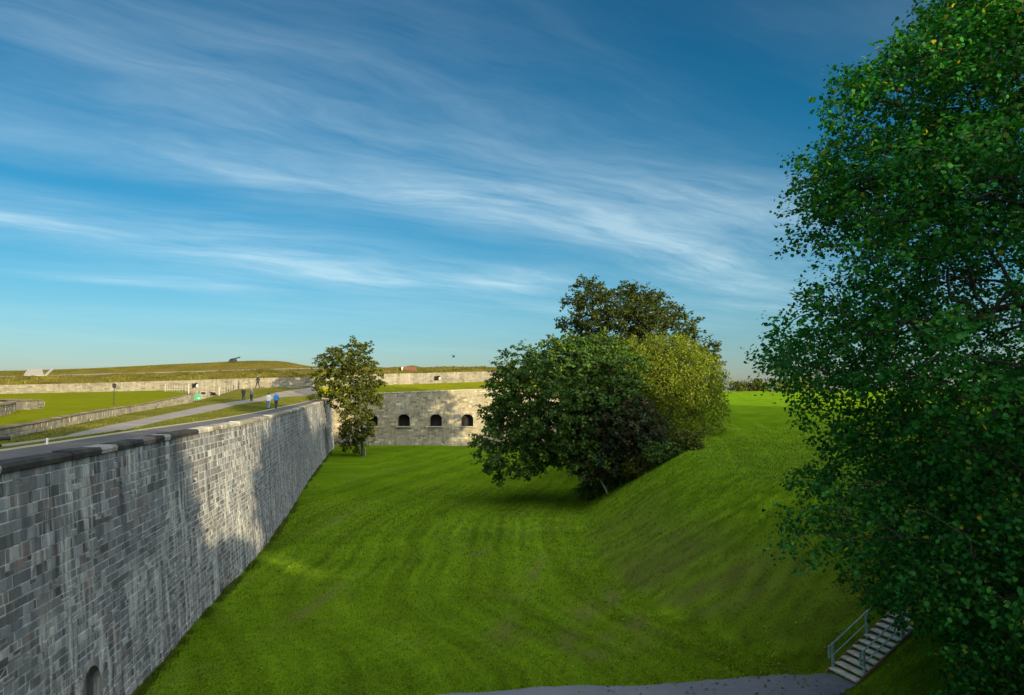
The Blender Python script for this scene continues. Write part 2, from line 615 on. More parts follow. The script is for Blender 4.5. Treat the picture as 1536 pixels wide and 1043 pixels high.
# ------------------------------------------------------------------ masonry
class Path:
    """wall line: rows of (x, y, z0, ztop)"""
    def __init__(self, pts):
        p = np.asarray(pts, float)
        d = np.hypot(np.diff(p[:, 0]), np.diff(p[:, 1]))
        self.s = np.concatenate([[0], np.cumsum(d)])
        self.p = p
        self.L = self.s[-1]

    def at(self, u):
        return [np.interp(u, self.s, self.p[:, k]) for k in range(4)]

    def nrm(self, u):
        a, b = max(0, u - .3), min(self.L, u + .3)
        x0, y0 = np.interp(a, self.s, self.p[:, 0]), np.interp(a, self.s, self.p[:, 1])
        x1, y1 = np.interp(b, self.s, self.p[:, 0]), np.interp(b, self.s, self.p[:, 1])
        dx, dy = x1 - x0, y1 - y0
        l = math.hypot(dx, dy) or 1
        return dy / l, -dx / l


def hole_half(op, z):
    u0, zb, w, zs, r = op       # centre, sill, width, springing height, rise of the arch
    if z < zb or z > zs + r:
        return 0
    if z <= zs:
        return w / 2
    return w / 2 * math.sqrt(max(0, 1 - ((z - zs) / r) ** 2))


def masonry(name, path, mat, parent, batter=0.0, ch=(.28, .40), bw=(.35, .9), gap=.012, proud=(.004, .03),
            openings=(), colour=None, mortar=(.36, .36, .34), rs=1, backstep=2.0, split=.0, grade=False):
    r = random.Random(rs)
    V, Fc, C = [], [], []
    zlo, zhi = path.p[:, 2].min(), path.p[:, 3].max()

    def pos(u, z, dep):
        x, y, z0, zt = path.at(u)
        z = min(max(z, z0), zt)
        n = path.nrm(u)
        k = dep - batter * (z - zlo) / 8.5
        return (x + n[0] * k, y + n[1] * k, z)

    def intervals(u0, u1, zm, tight=False):
        iv = [(u0, u1)]
        for op in openings:
            h = hole_half(op, zm) if tight else max(hole_half(op, zm - .14), hole_half(op, zm), hole_half(op, zm + .14))
            if h <= 0:
                continue
            new = []
            for a, b in iv:
                if op[0] - h >= b or op[0] + h <= a:
                    new.append((a, b))
                    continue
                if op[0] - h > a: new.append((a, op[0] - h))
                if op[0] + h < b: new.append((op[0] + h, b))
            iv = new
        return iv

    def quad(vs, c):
        b = len(V)
        V.extend(vs)
        C.extend([c] * 4)
        Fc.append((b, b + 1, b + 2, b + 3))

    def block(a, b, z0, z1, g):
        _, _, lo, hi = path.at((a + b) / 2)
        if z1 - .04 < lo or z0 + .04 > hi or b - a < .05:
            return
        z1 = min(z1, hi)
        z0 = max(z0, lo)
        if z1 - z0 < .06:
            return
        c = colour(r, (a + b) / 2, (z0 + z1) / 2)
        p = r.uniform(*proud)
        e = min(.014, (b - a) * .1)
        k = len(V)
        for inset, dep in ((g, 0.0), (g + e, p)):
            for u, z in ((a + inset, z0 + inset), (b - inset, z0 + inset), (b - inset, z1 - inset), (a + inset, z1 - inset)):
                V.append(pos(u, z + r.uniform(-.006, .006), dep + (r.uniform(-.006, .006) if dep else 0)))
        C.extend([c] * 8)
        Fc.append((k + 4, k + 5, k + 6, k + 7))
        for q in range(4):
            w = (q + 1) % 4
            Fc.append((k + q, k + w, k + 4 + w, k + 4 + q))

    z = zlo
    while z < zhi:
        h = r.uniform(*ch) * (1 if not grade else 1 + .38 * min(1, max(0, (z - 4.5) / 1.5)))
        zm = z + h / 2
        # mortar bed
        u = 0.0
        while u < path.L:
            v = min(path.L, u + backstep)
            near = any(op[0] - op[2] < v and op[0] + op[2] > u and op[1] < z + h and op[3] + op[4] > z for op in openings)
            ns = 8 if near else 1
            for q in range(ns):
                za, zb = z + h * q / ns, z + h * (q + 1) / ns
                for a, b in intervals(u, v, (za + zb) / 2, near):
                    _, _, la, ha = path.at(a)
                    _, _, lb, hb = path.at(b)
                    if zb < min(la, lb) or za > max(ha, hb):
                        continue
                    quad([pos(a, za, 0), pos(b, za, 0), pos(b, zb, 0), pos(a, zb, 0)], mortar)
            u = v
        u = -r.uniform(0, bw[1])
        while u < path.L:
            w = r.uniform(*bw) if r.random() < .8 else r.uniform(bw[0] * .5, bw[0])
            for a, b in intervals(max(0, u), min(path.L, u + w), zm):
                g = gap * r.uniform(.5, 1.5)
                if r.random() < split and b - a > .3:
                    zs = z + h * r.uniform(.4, .6)
                    block(a, b, z, zs, g * .8)
                    m2 = a + (b - a) * r.uniform(.35, .65)
                    block(a, m2, zs, z + h, g * .8)
                    block(m2, b, zs, z + h, g * .8)
                else:
                    block(a, b, z, z + h, g)
            u += w
        z += h
    return mesh_obj(name, V, Fc, mat, parent, cols=C)


def arch_part(parent, path, op, batter, depth, name_ring=None, mat_ring=None, ringw=.22, zlo=0.0, cols=None):
    """reveal and dark back of an arched opening; optional ring of arch stones"""
    u0, zb, w, zs, rr = op
    prof = [(-w / 2, zb), (-w / 2, zs)]
    for k in range(1, 12):
        a = math.pi * (1 - k / 12)
        prof.append((w / 2 * math.cos(a), zs + rr * math.sin(a)))
    prof += [(w / 2, zs), (w / 2, zb)]
    x, y, _, _ = path.at(u0)
    n = path.nrm(u0)
    tdir = (-n[1], n[0])

    def W(u, z, dep):
        k = dep - batter * (z - zlo) / 8.5
        return (x + tdir[0] * u + n[0] * k, y + tdir[1] * u + n[1] * k, z)
    V, Fc = [], []
    m = len(prof)
    for dep in (.0, -depth):
        V += [W(u * 1.002, z, dep) for u, z in prof]
    for i in range(m - 1):
        Fc.append((i, i + 1, m + i + 1, m + i))
    Fc.append((m - 1, 0, m, 2 * m - 1))
    rev = mesh_obj('reveal', V, Fc, M_STONE_FAR if mat_ring is None else mat_ring, parent,
                   cols=[(.20, .185, .165) if cols is None else cols] * len(V))
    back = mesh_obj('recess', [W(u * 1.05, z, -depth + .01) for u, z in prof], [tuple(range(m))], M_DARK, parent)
    ring = None
    if name_ring:
        V, Fc, C = [], [], []
        r = random.Random(3)
        segs = 9
        for k in range(segs):
            a0 = math.pi * (1 - (k + .04) / segs)
            a1 = math.pi * (1 - (k + .96) / segs)
            c = r.uniform(.16, .34)
            b = len(V)
            for dep in (.0, .035):
                for a, e in ((a0, 0), (a1, 0), (a1, ringw), (a0, ringw)):
                    V.append(W((w / 2 + e) * math.cos(a), zs + (rr + e) * math.sin(a), dep))
            C += [(c, c * .96, c * (.95 if mat_ring is M_STONE else .74))] * 8
            for f in ((4, 5, 6, 7), (0, 1, 5, 4), (1, 2, 6, 5), (2, 3, 7, 6), (3, 0, 4, 7)):
                Fc.append(tuple(b + i for i in f))
        ring = mesh_obj(name_ring, V, Fc, mat_ring, parent, cols=C)
    return rev, back, ring


# --- the long scarp wall on the left
WY = [-12, 0, 12, 25, 33.3, 48.2, 60, 87, 115, 138]
WX = [-8.6, -9.6, -11.1, -12.8, -14.2, -16.2, -18.5, -23.9, -29.2, -33.4]
WTOP = ([-12, 20, 70, 100, 138], [8.32, 8.32, 8.38, 8.55, 8.95])
wys = np.linspace(-12, 138, 160)
wxs = smoothed(wys, WY, WX, 4)
BATTER = .75


def scarp_pts():
    rows = []
    for x, y in zip(wxs, wys):
        rows.append((x, y, -.35, float(np.interp(y, *WTOP))))
    x, y, a, b = rows[-1]
    rows.append((x - .6, y + .35, a, b))
    rows.append((x - 3.2, y + 1.2, a, b))
    rows.append((x - 10, y + 2.2, a, b))
    return rows


def scarp_colour(r, u, z):
    q = r.random()
    v = min(.36, max(.06, r.gauss(.168, .048)))
    if q < .035:
        return (.075, .077, .082)
    if q < .09:
        v = r.uniform(.14, .2)
        return (v * 1.02, v * .90, v * .88)
    if q < .15:
        v = r.uniform(.27, .36)
        return (v * .94, v * .97, v * .98)
    k = r.uniform(-.04, .05)
    return (v * (.88 + k), v * .95, v * (1.03 - k * .8))


wall_path = Path(scarp_pts())
scarp = empty('scarp_wall', (-12.8, 25, 0))
tag(scarp, 'long grey granite rampart wall of weathered blocks with dark coping and a low arched doorway', 'wall')


def rel(o, parent):
    """keep world placement when parenting under a moved empty"""
    o.parent = parent
    o.matrix_parent_inverse = Matrix.Translation(-Vector(parent.location))
    return o


# postern door: px (145, 1000..) on the wall, about 22 m out
iu = float(np.interp(22.7, wys, wall_path.s[:len(wys)]))
door_op = (iu, -.3, 1.35, 1.35, .72)
rel(masonry('masonry', wall_path, M_STONE, None, BATTER, ch=(.205, .275), bw=(.24, .66), gap=.0145, proud=(.002, .036), grade=True,
            openings=[door_op], colour=scarp_colour, mortar=(.43, .45, .46), rs=5, split=.14), scarp)
door = None
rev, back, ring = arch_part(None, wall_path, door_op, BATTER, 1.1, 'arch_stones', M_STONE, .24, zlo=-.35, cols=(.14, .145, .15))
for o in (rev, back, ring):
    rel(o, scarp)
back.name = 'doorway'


def coping_mesh(name, path, batter, mat, h=.23, over=.10, deep=.5, ln=(.7, 1.5), colour=None, rs=2, umax=None):
    r = random.Random(rs)
    V, Fc, C = [], [], []
    u = 0
    zlo = path.p[:, 2].min()
    while u < (umax or path.L) - .2:
        w = r.uniform(*ln)
        a, b = u + .012, min(path.L, u + w) - .012
        c = colour(r, u)
        k = len(V)
        hh = h + r.uniform(-.02, .02)
        for uu in (a, b):
            x, y, _, zt = path.at(uu)
            n = path.nrm(uu)
            kk = -batter * (zt - zlo) / 8.5
            j = r.uniform(-.015, .015)
            for dep, zz in ((over + j, .002), (over + j + .015, hh * .6), (over - .05 + j, hh), (-deep, hh + .01), (-deep, .002)):
                V.append((x + n[0] * (kk + dep), y + n[1] * (kk + dep), zt + zz))
            C += [c] * 5
        for q in range(5):
            w2 = (q + 1) % 5
            Fc.append((k + q, k + 5 + q, k + 5 + w2, k + w2))
        Fc.append((k, k + 1, k + 2, k + 3, k + 4))
        Fc.append((k + 9, k + 8, k + 7, k + 6, k + 5))
        u += w
    return mesh_obj(name, V, Fc, mat, None, cols=C)


def cope_colour(r, u):
    q = r.random()
    if u < 48:
        return (.030, .029, .031) if q < .66 else ((.30, .285, .27) if q < .9 else (.16, .13, .12))
    return (.24, .22, .17) if q < .75 else (.42, .40, .34)


rel(coping_mesh('coping', wall_path, BATTER, M_COPE, colour=cope_colour, umax=float(wall_path.s[len(wys)])), scarp)


# --- far wall closing the ditch, with gun embrasures
def buff(r, u, z):
    v = min(.46, max(.13, r.gauss(.25, .03)))
    if r.random() < .10:
        v *= .62
    if r.random() < .05:
        v = .42
    return (v * 1.08, v * .96, v * .64)


FY = 145.0
far_path = Path([(x, FY, -.6, 10.3 + .038 * (x + 23.5)) for x in (-52, -40, -30, -20, -10, 0, 10, 22)])
far_wall = empty('casemate_wall', (-20, FY, 0))
tag(far_wall, 'pale buff stone wall closing the far end of the ditch with a row of arched gun openings', 'wall')
ops = []
for px in (558, 606, 654, 701, 748):
    X = (px - 768) / F_PX * FY
    ops.append((X + 52, 3.78, 2.35, 5.25, .92))
rel(masonry('masonry', far_path, M_STONE_FAR, None, .6, ch=(.34, .48), bw=(.5, 1.3), gap=.02, proud=(.0, .03), openings=ops,
            colour=buff, mortar=(.27, .24, .17), rs=9, backstep=4), far_wall)
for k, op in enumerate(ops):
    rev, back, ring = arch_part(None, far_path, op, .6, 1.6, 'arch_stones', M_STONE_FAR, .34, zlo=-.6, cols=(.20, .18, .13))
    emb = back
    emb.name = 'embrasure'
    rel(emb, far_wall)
    for q in (rev, ring):
        q.parent = emb
    x, y, _, _ = far_path.at(op[0])
    sl = MB().box((x, y - .05 + .02 , 3.70), (2.9, .5, .14)).build('sill', M_PALE)
    sl.parent = emb
rel(coping_mesh('coping', far_path, .6, M_COPE, h=.22, over=.1, deep=.6, ln=(1.0, 1.8), colour=lambda r, u: (lambda v: (v * 1.03, v * .97, v * .8))(r.uniform(.34, .45)), rs=4), far_wall)

# --- upper wall of the inner rampart, stretching across the back
UW = [(-900, 596, 140, 583), (-260, 594, 140, 581), (-120, 593, 140, 579.5), (0, 591, 140, 578), (130, 588.5, 140, 575), (268, 585.5, 140, 571), (280, 606, 140, 570.6),
      (334, 606, 140, 569), (343, 584, 140, 568.7), (400, 581, 141, 567), (470, 579.5, 144, 566), (540, 578, 150, 562.5),
      (600, 577, 155, 560.5), (750, 572, 155, 557), (840, 570, 155, 556)]
up_rows = []
for px, yb, d, yt in UW:
    a, b = P(px, yb, d), P(px, yt, d)
    up_rows.append((a.x, a.y, a.z - .25, b.z))
up_path = Path(up_rows)
upper = empty('rampart_wall', (-60, 140, 10))
tag(upper, 'low pale stone wall running along the foot of the grassy upper rampart', 'wall')


def pale_stone(r, u, z):
    v = min(.34, max(.10, r.gauss(.185, .035)))
    return (v * 1.05, v * .97, v * .70)


rel(masonry('masonry', up_path, M_STONE_FAR, None, .0, ch=(.26, .34), bw=(.5, 1.2), gap=.02, proud=(.0, .03), colour=pale_stone,
            mortar=(.25, .225, .17), rs=12, backstep=3), upper)

# ------------------------------------------------------------------ the terreplein behind the scarp wall
TY = np.concatenate([np.linspace(-12, 20, 12), np.linspace(22, 70, 50), np.linspace(72, 141, 40)])


def lineY(pts, extra=()):
    rows = sorted([tuple(e) for e in extra] + [tuple(P(*p)) for p in pts], key=lambda r: r[1])
    a = np.array(rows)
    return np.stack([smoothed(TY, a[:, 1], a[:, 0], 2.5), TY, smoothed(TY, a[:, 1], a[:, 2], 3)], 1)


def offset_line(d, dz):
    x = np.interp(TY, wys, wxs) - BATTER * 1.0
    z = np.interp(TY, *WTOP)
    return np.stack([x - d, TY, z + dz], 1)


L0 = offset_line(.45, .225)
L1 = offset_line(2.3, .22)
L1b = offset_line(2.65, .23)
L2 = lineY([(152, 654, 28.5), (200, 642, 36), (250, 630, 47.5), (327, 615, 70), (357, 607, 88), (400, 601, 100), (422, 596, 115), (478, 592, 130)],
           [(-13, -12, 8.6), (-14.3, 10, 8.6), (-15.4, 22, 8.6), (-34.5, 141, 10.2)])
L3 = lineY([(70, 662, 27), (110, 650, 31.5), (170, 637, 40), (250, 621, 58), (307, 609, 80), (357, 601.6, 97), (384, 598, 106), (419, 588, 125), (461, 582, 137)],
           [(-14.2, -12, 8.6), (-15.2, 10, 8.6), (-16.3, 22, 8.6), (-38.5, 141, 11.4)])
L4 = lineY([(-40, 672, 25), (0, 661, 27.3), (62, 647, 34), (130, 633, 45), (208, 617.5, 67), (260, 609, 86), (283, 605, 95.5), (300, 600, 108),
            (335, 590, 128), (345, 584, 138), (400, 581, 140.4), (440, 580, 141.6)], [(-15.2, -12, 8.7), (-16.2, 10, 8.6)])
# keep the strips in order where they crowd together close by
L2[:, 0] = np.minimum(L2[:, 0], L1b[:, 0] - .05)
L3[:, 0] = np.minimum(L3[:, 0], L2[:, 0] - 1.0)
L4[:, 0] = np.minimum(L4[:, 0], L3[:, 0] - .8)


def loft(name, A, B, mat, label, n=6, sag=0.0, dz=0.0, rough=0.0, cat='ground'):
    A, B = np.asarray(A), np.asarray(B)
    V, Fc = [], []
    r = np.random.default_rng(3)
    for k in range(n + 1):
        t = k / n
        row = A * (1 - t) + B * t
        row = row.copy()
        row[:, 2] += sag * 4 * t * (1 - t) + dz
        if 0 < k < n and rough:
            row[:, 2] += r.normal(0, rough, len(row))
        V.append(row)
    m = len(A)
    for k in range(n):
        for i in range(m - 1):
            Fc.append((k * m + i, k * m + i + 1, (k + 1) * m + i + 1, (k + 1) * m + i))
    o = mesh_obj(name, np.concatenate(V), Fc, mat, smooth=True)
    # faces upward
    o.data.update()
    zs = sum(p.normal.z for p in o.data.polygons)
    if zs < 0:
        o.data.flip_normals()
    return tag(o, label, cat, kind='structure')


loft('wall_walk', L0, L1, M_WALK, 'dark flagged walk along the top of the long grey wall', 4)
loft('trail', L1, L1b, M_TRAIL, 'thin pale worn trail beside the wall walk', 1)
verge1 = loft('grass_verge', L1b, L2, M_VERGE, 'grass verge between the wall top and the gravel road', 6, rough=.02)
loft('road', L2, L3, M_ROAD, 'pale gravel road climbing along the rampart', 4)
loft('grass_verge', L3, L4, M_VERGE, 'grass verge between the gravel road and the curved low wall', 6, rough=.03)


def terre_z(x, y):
    i = int(np.argmin(np.abs(TY - y)))
    xs = [L[i, 0] for L in (L4, L3, L2, L1b, L1, L0)]
    zs = [L[i, 2] for L in (L4, L3, L2, L1b, L1, L0)]
    return float(np.interp(x, xs, zs))


# curved low wall holding up the lawn
LW = [(-40, 672, 25, 655), (0, 661, 27.3, 645), (62, 647, 34, 634), (130, 633, 45, 620.5), (170, 625, 55, 614), (208, 617.5, 67, 608.5), (260, 609, 86, 598), (283, 605, 95.5, 592)]
lw_rows = [(-15.2, -12, 8.3, 9.3), (-16.2, 10, 8.3, 9.1)]
for px, yb, d, yt in LW:
    a, b = P(px, yb, d), P(px, yt, d)
    lw_rows.append((a.x, a.y, a.z - .25, b.z))
lw_end = lw_rows[-1]
tt = np.linspace(0, 1, 40)
ly = np.interp(tt, np.linspace(0, 1, len(lw_rows)), [r[1] for r in lw_rows])
lw_s = [(float(smoothed(y, [r[1] for r in lw_rows], [r[0] for r in lw_rows], 3)), float(y), float(np.interp(y, [r[1] for r in lw_rows], [r[2] for r in lw_rows])),
         float(np.interp(y, [r[1] for r in lw_rows], [r[3] for r in lw_rows]))) for y in ly]
near_edge = [(x - .35, y, zt + .02) for x, y, z0, zt in lw_s]
lw_s += [(lw_end[0] - .4, 97.5, lw_end[2], lw_end[3]), (lw_end[0] - 3, 104, lw_end[2], lw_end[3] + .05), (lw_end[0] - 20, 139, 8.6, 10.9)]
low_path = Path(lw_s)
low = empty('retaining_wall', (-26, 45, 8.6))
tag(low, 'low curved retaining wall of pale stone round the edge of the bright lawn', 'wall')
rel(masonry('masonry', low_path, M_STONE_FAR, None, .0, ch=(.20, .30), bw=(.35, .9), gap=.014, proud=(.0, .03),
            colour=lambda r, u, z: tuple(1.45 * q for q in pale_stone(r, u, z)), mortar=(.36, .33, .26), rs=14), low)
rel(coping_mesh('coping', low_path, 0, M_COPE, h=.06, over=.05, deep=.40, colour=lambda r, u: (.17, .13, .075), ln=(.6, 1.2), rs=8), low)
# lawn from the low wall up to the foot of the upper wall
far_edge = []
for i in range(len(near_edge)):
    px = -900 + (279 + 900) * (i / (len(near_edge) - 1)) ** .5
    far_edge.append(tuple(P(px, float(np.interp(px, [-900, -260, 0, 285], [596, 594, 591, 585])), 140.0)))
loft('lawn', near_edge, far_edge, M_LAWN, 'bright sunlit lawn inside the curved low wall', 14, rough=.03)


# grassy terrace and mound above the upper wall
def pxline(pts, n=120):
    a = np.array([(p[0], *P(*p)) for p in pts])
    q = np.linspace(a[0, 0], a[-1, 0], n)
    return np.stack([smoothed(q, a[:, 0], a[:, k], 4) for k in (1, 2, 3)], 1)


up_top = pxline([(px, yt + .2, d + .12) for px, yb, d, yt in UW])
terr = pxline([(-900, 572, 152), (-260, 570, 152), (0, 566, 152), (130, 562.8, 152), (285, 558.5, 152), (400, 555, 152), (470, 553.5, 154), (540, 552, 160), (600, 551.5, 163), (730, 550, 163), (752, 553, 163), (840, 556, 163)])
loft('grass_bank', up_top, terr, M_ROUGH, 'rough grass bank above the low pale wall', 8, sag=.15, rough=.16)
terr_back = pxline([(-900, 570.5, 155), (-260, 568.5, 155), (0, 564.6, 155), (130, 561.2, 155), (285, 557, 155), (400, 553.6, 155), (470, 552.2, 158), (540, 553, 168), (600, 554, 175), (730, 553, 175), (752, 556, 175), (840, 558, 175)])
loft('terrace_path', terr, terr_back, M_ROAD, 'pale narrow path along the terrace', 2)
mound_top = pxline([(-900, 561, 168), (-260, 560, 168), (-40, 557, 168), (40, 556, 168), (130, 553, 168), (250, 547, 168), (340, 543, 168), (378, 541, 168), (420, 541.8, 168), (442, 545, 168), (466, 551.5, 166), (500, 556, 168), (600, 560, 185), (840, 565, 185)])
loft('mound', terr_back, mound_top, M_ROUGH, 'long grassy gun mound on the skyline', 10, sag=.25, rough=.05)
mound_back = mound_top + np.array([-20, 60, -9.0])
loft('mound_back', mound_top, mound_back, M_ROUGH, 'far slope of the grassy gun mound', 4)
# sloping grass between the far wall's top and the upper wall
fa = np.array([(x, FY + .7, 10.3 + .038 * (x + 23.5) + .21) for x in np.linspace(-43, 16, 40)])
fb = []
for x in np.linspace(-43, 16, 40):
    # foot of the upper wall in the same sight line
    k = x / FY
    j = int(np.argmin([abs(r[0] / r[1] - k) for r in up_rows]))
    px = 768 + k * F_PX
    d = float(np.interp(px, [u[0] for u in UW], [u[2] for u in UW]))
    fb.append(tuple(P(px, float(np.interp(px, [400, 470, 600, 750, 840], [581, 579.5, 577, 572, 570])), d - .05)))
loft('grass_glacis', fa, fb, M_LAWN, 'strip of grass between the casemate wall and the wall above it', 5)

# asphalt path over the ditch floor to the stairs
pc = np.array([(-12.6, 21.6), (-8, 23.0), (-3, 24.35), (.8, 25.2), (4.7, 25.5), (8, 25.9), (10.4, 26.35), (12.0, 26.98)])
ps = np.linspace(0, 1, 60)
pcx = np.interp(ps, np.linspace(0, 1, len(pc)), pc[:, 0])
pcy = np.interp(ps, np.linspace(0, 1, len(pc)), pc[:, 1])
ra, rb = [], []
rp = random.Random(5)
for i in range(60):
    j, k = max(0, i - 1), min(59, i + 1)
    tx, ty = pcx[k] - pcx[j], pcy[k] - pcy[j]
    l = math.hypot(tx, ty)
    n = (-ty / l, tx / l)
    wa, wb = 1.15 + rp.uniform(-.07, .07), 1.15 + rp.uniform(-.07, .07)
    wa -= .45 * max(0, i - 50) / 9
    wb -= .75 * max(0, i - 48) / 11
    a = (pcx[i] + n[0] * wa, pcy[i] + n[1] * wa)
    b = (pcx[i] - n[0] * wb, pcy[i] - n[1] * wb)
    ra.append((*a, float(ground_h(*a)) + .035))
    rb.append((*b, float(ground_h(*b)) + .035))
path_o = loft('path', ra, rb, M_ASPHALT, 'grey asphalt path crossing the ditch floor to the stairs', 6, cat='path')
for v in path_o.data.vertices:
    v.co.z = float(ground_h(v.co.x, v.co.y)) + .035

# ------------------------------------------------------------------ stairs
st = empty('staircase', (ST_X, ST_Y, 0))
tag(st, 'short outdoor flight of worn timber steps with grey teal handrails under the big tree', 'stairs')
UPD = Vector((.955, .295, 0))
SID = Vector((.295, -.955, 0))
rz = math.atan2(UPD.y, UPD.x)
SW = 1.35
RISE, RUN = .175, .275


def S(u, s, z):
    return UPD * u + SID * s + Vector((0, 0, z))


for k in range(14):
    c = S(k * RUN + .13, 0, k * RISE + .14)
    MB().box(c, (.30, SW, .06), rz).build('tread', M_TREAD, st)
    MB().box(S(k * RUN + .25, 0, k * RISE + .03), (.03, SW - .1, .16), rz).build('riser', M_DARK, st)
for sgn in (-1, 1):
    a, b = S(-.15, sgn * (SW / 2 + .03), -.12), S(14 * RUN, sgn * (SW / 2 + .03), 14 * RISE - .03)
    m = MB()
    d = (b - a)
    ang = math.atan2(d.z, math.hypot(d.x, d.y))
    m.box((a + b) / 2, (d.length, .05, .24), rz, ry=-ang)
    m.build('stringer', M_WOOD, st)
    rail = MB()
    lo, hi = .15, 5 * RUN + .35
    if sgn > 0:
        lo, hi = .38, 6 * RUN + .45
    s = sgn * (SW / 2 - .02)
    z = lambda u, h: u / RUN * RISE + h
    rail.tube([S(lo - .2, s, z(lo - .2, .92)), S(hi + .18, s, z(hi + .18, .92))], .028)
    rail.tube([S(lo - .1, s, z(lo - .1, .50)), S(hi, s, z(hi, .50))], .024)
    rl = rail.build('handrail', M_TEAL, st, True)
    for u in (lo, hi):
        MB().box(S(u, s, z(u, .40)), (.07, .07, 1.08), rz).build('post', M_TEAL, st)
    MB().box(S(lo - .16, s, z(lo - .1, .70)), (.06, .05, .46), rz).build('rail_end', M_TEAL, st)

# ------------------------------------------------------------------ trees
MAPLE_LEAF = np.array([(0, 0, 0), (.06, .40, .03), (.36, .27, -.02), (.56, .52, .05), (.68, .20, -.02), (1, 0, -.08),
                       (.68, -.20, -.02), (.56, -.52, .05), (.36, -.27, -.02), (.06, -.40, .03)])
OVAL_LEAF = np.array([(0, 0, 0), (.35, .36, .06), (.8, .26, .02), (1.05, 0, -.06), (.8, -.26, .02), (.35, -.36, .06)])
POINT_LEAF = np.array([(0, 0, 0), (.12, .34, .03), (.52, .44, .04), (1.05, 0, -.08), (.52, -.44, .04), (.12, -.34, .03)])
DIAMOND = np.array([(0, 0, 0), (.5, .42, .05), (1, 0, -.04), (.5, -.42, .05)])


def unit(v):
    return v / np.maximum(np.linalg.norm(v, axis=-1, keepdims=True), 1e-9)


def leaves_mesh(parent, pos, outdir, size, template, palette, rg, up=.75, name='crown', mat=None):
    n = len(pos)
    nrm = unit(np.array([0, 0, 1.0]) * up + outdir * .35 + rg.normal(0, .55, (n, 3)))
    d = outdir * .6 + rg.normal(0, .6, (n, 3)) + np.array([0, 0, -.25])
    d = unit(d - nrm * (d * nrm).sum(1, keepdims=True))
    s = np.cross(nrm, d)
    sz = size * rg.uniform(.65, 1.25, n)
    T = template
    k = len(T)
    v = (pos[:, None] + sz[:, None, None] * ((T[None, :, 0:1] - .3) * d[:, None] + T[None, :, 1:2] * s[:, None] + T[None, :, 2:3] * nrm[:, None]))
    cols, w = palette
    cols = np.array(cols)
    idx = rg.choice(len(cols), n, p=np.array(w) / sum(w))
    c = cols[idx] * rg.uniform(.7, 1.3, (n, 1))
    return fast_poly(name, v.reshape(-1, 3), k, mat or M_LEAF, parent, c)


def grow(trunk, targets, steps=4, wig=.06, rg=None):
    """connect crown targets to a growing skeleton; nodes (n,3), parents"""
    nodes = [np.array(p, float) for p in trunk]
    par = [-1] + list(range(len(trunk) - 1))
    ntrunk = len(trunk)
    axis0 = np.array(trunk)
    order = np.argsort([np.min(np.linalg.norm(axis0 - t, axis=1)) for t in targets])
    ends = {}
    depth = [0.0]
    for i in range(1, ntrunk):
        depth.append(0.0)
    arr = np.zeros((ntrunk + steps * len(targets) + 5, 3))
    dep = np.zeros(len(arr))
    arr[:ntrunk] = axis0
    cnt = ntrunk
    for ti in order:
        t = targets[ti]
        dv = t - arr[:cnt]
        dist = np.linalg.norm(dv, axis=1)
        cost = dist + .35 * dep[:cnt] + np.where(dv[:, 2] < 0, -dv[:, 2] * .8, 0)
        cost[0] += 50
        j = int(np.argmin(cost))
        a = arr[j]
        prev = j
        L = dist[j]
        for k in range(1, steps + 1):
            f = k / steps
            p = a + (t - a) * f
            p = p + np.array([0, 0, L * .10 * math.sin(math.pi * f)]) + rg.normal(0, wig * L * .5, 3) * (0 if k == steps else 1)
            arr[cnt] = p
            dep[cnt] = dep[j] + L * f
            nodes.append(p)
            par.append(prev)
            prev = cnt
            cnt += 1
        ends[ti] = prev
    return arr[:cnt], par, ends, ntrunk


def limb_mesh(nodes, par, ntrunk, r_tip, r_trunk, parent, expo=.5, name='trunk', flare=1.3):
    n = len(nodes)
    load = np.zeros(n)
    haschild = np.zeros(n, bool)
    for i in range(n):
        if par[i] >= 0:
            haschild[par[i]] = True
    for i in range(n - 1, -1, -1):
        if not haschild[i]:
            load[i] += 1
        if par[i] >= 0:
            load[par[i]] += load[i]
    # children can precede parents only inside the trunk, which is ordered
    rad = r_tip * np.power(np.maximum(load, 1), expo)
    k = r_trunk / max(rad[0], 1e-6)
    rad = np.minimum(rad, r_trunk)
    rad[:ntrunk] = np.maximum(rad[:ntrunk], r_trunk * np.linspace(1, .35, ntrunk))
    rad[0] *= flare
    mb_v, mb_f = [], []
    for i in range(n):
        p = par[i]
        if p < 0:
            continue
        a, b = nodes[p], nodes[i]
        t = b - a
        l = np.linalg.norm(t)
        if l < 1e-4:
            continue
        t = t / l
        ref = np.array([1.0, 0, 0]) if abs(t[0]) < .8 else np.array([0, 1.0, 0])
        u = np.cross(t, ref)
        u /= np.linalg.norm(u)
        w = np.cross(t, u)
        m = 9 if rad[i] > .08 else 5
        b0 = len(mb_v)
        ra_ = min(rad[p], rad[i] * 1.6)
        if p < ntrunk and i < ntrunk:
            ra_ = rad[p]
        for c, r_ in ((a - t * ra_ * .3, ra_), (b + t * rad[i] * .2, rad[i])):
            for q in range(m):
                an = 2 * math.pi * q / m
                mb_v.append(c + (u * math.cos(an) + w * math.sin(an)) * r_)
        for q in range(m):
            z = (q + 1) % m
            mb_f.append((b0 + q, b0 + z, b0 + m + z, b0 + m + q))
        mb_f.append(tuple(b0 + m + q for q in range(m)))
    return mesh_obj(name, mb_v, mb_f, M_BARK, parent, smooth=True)


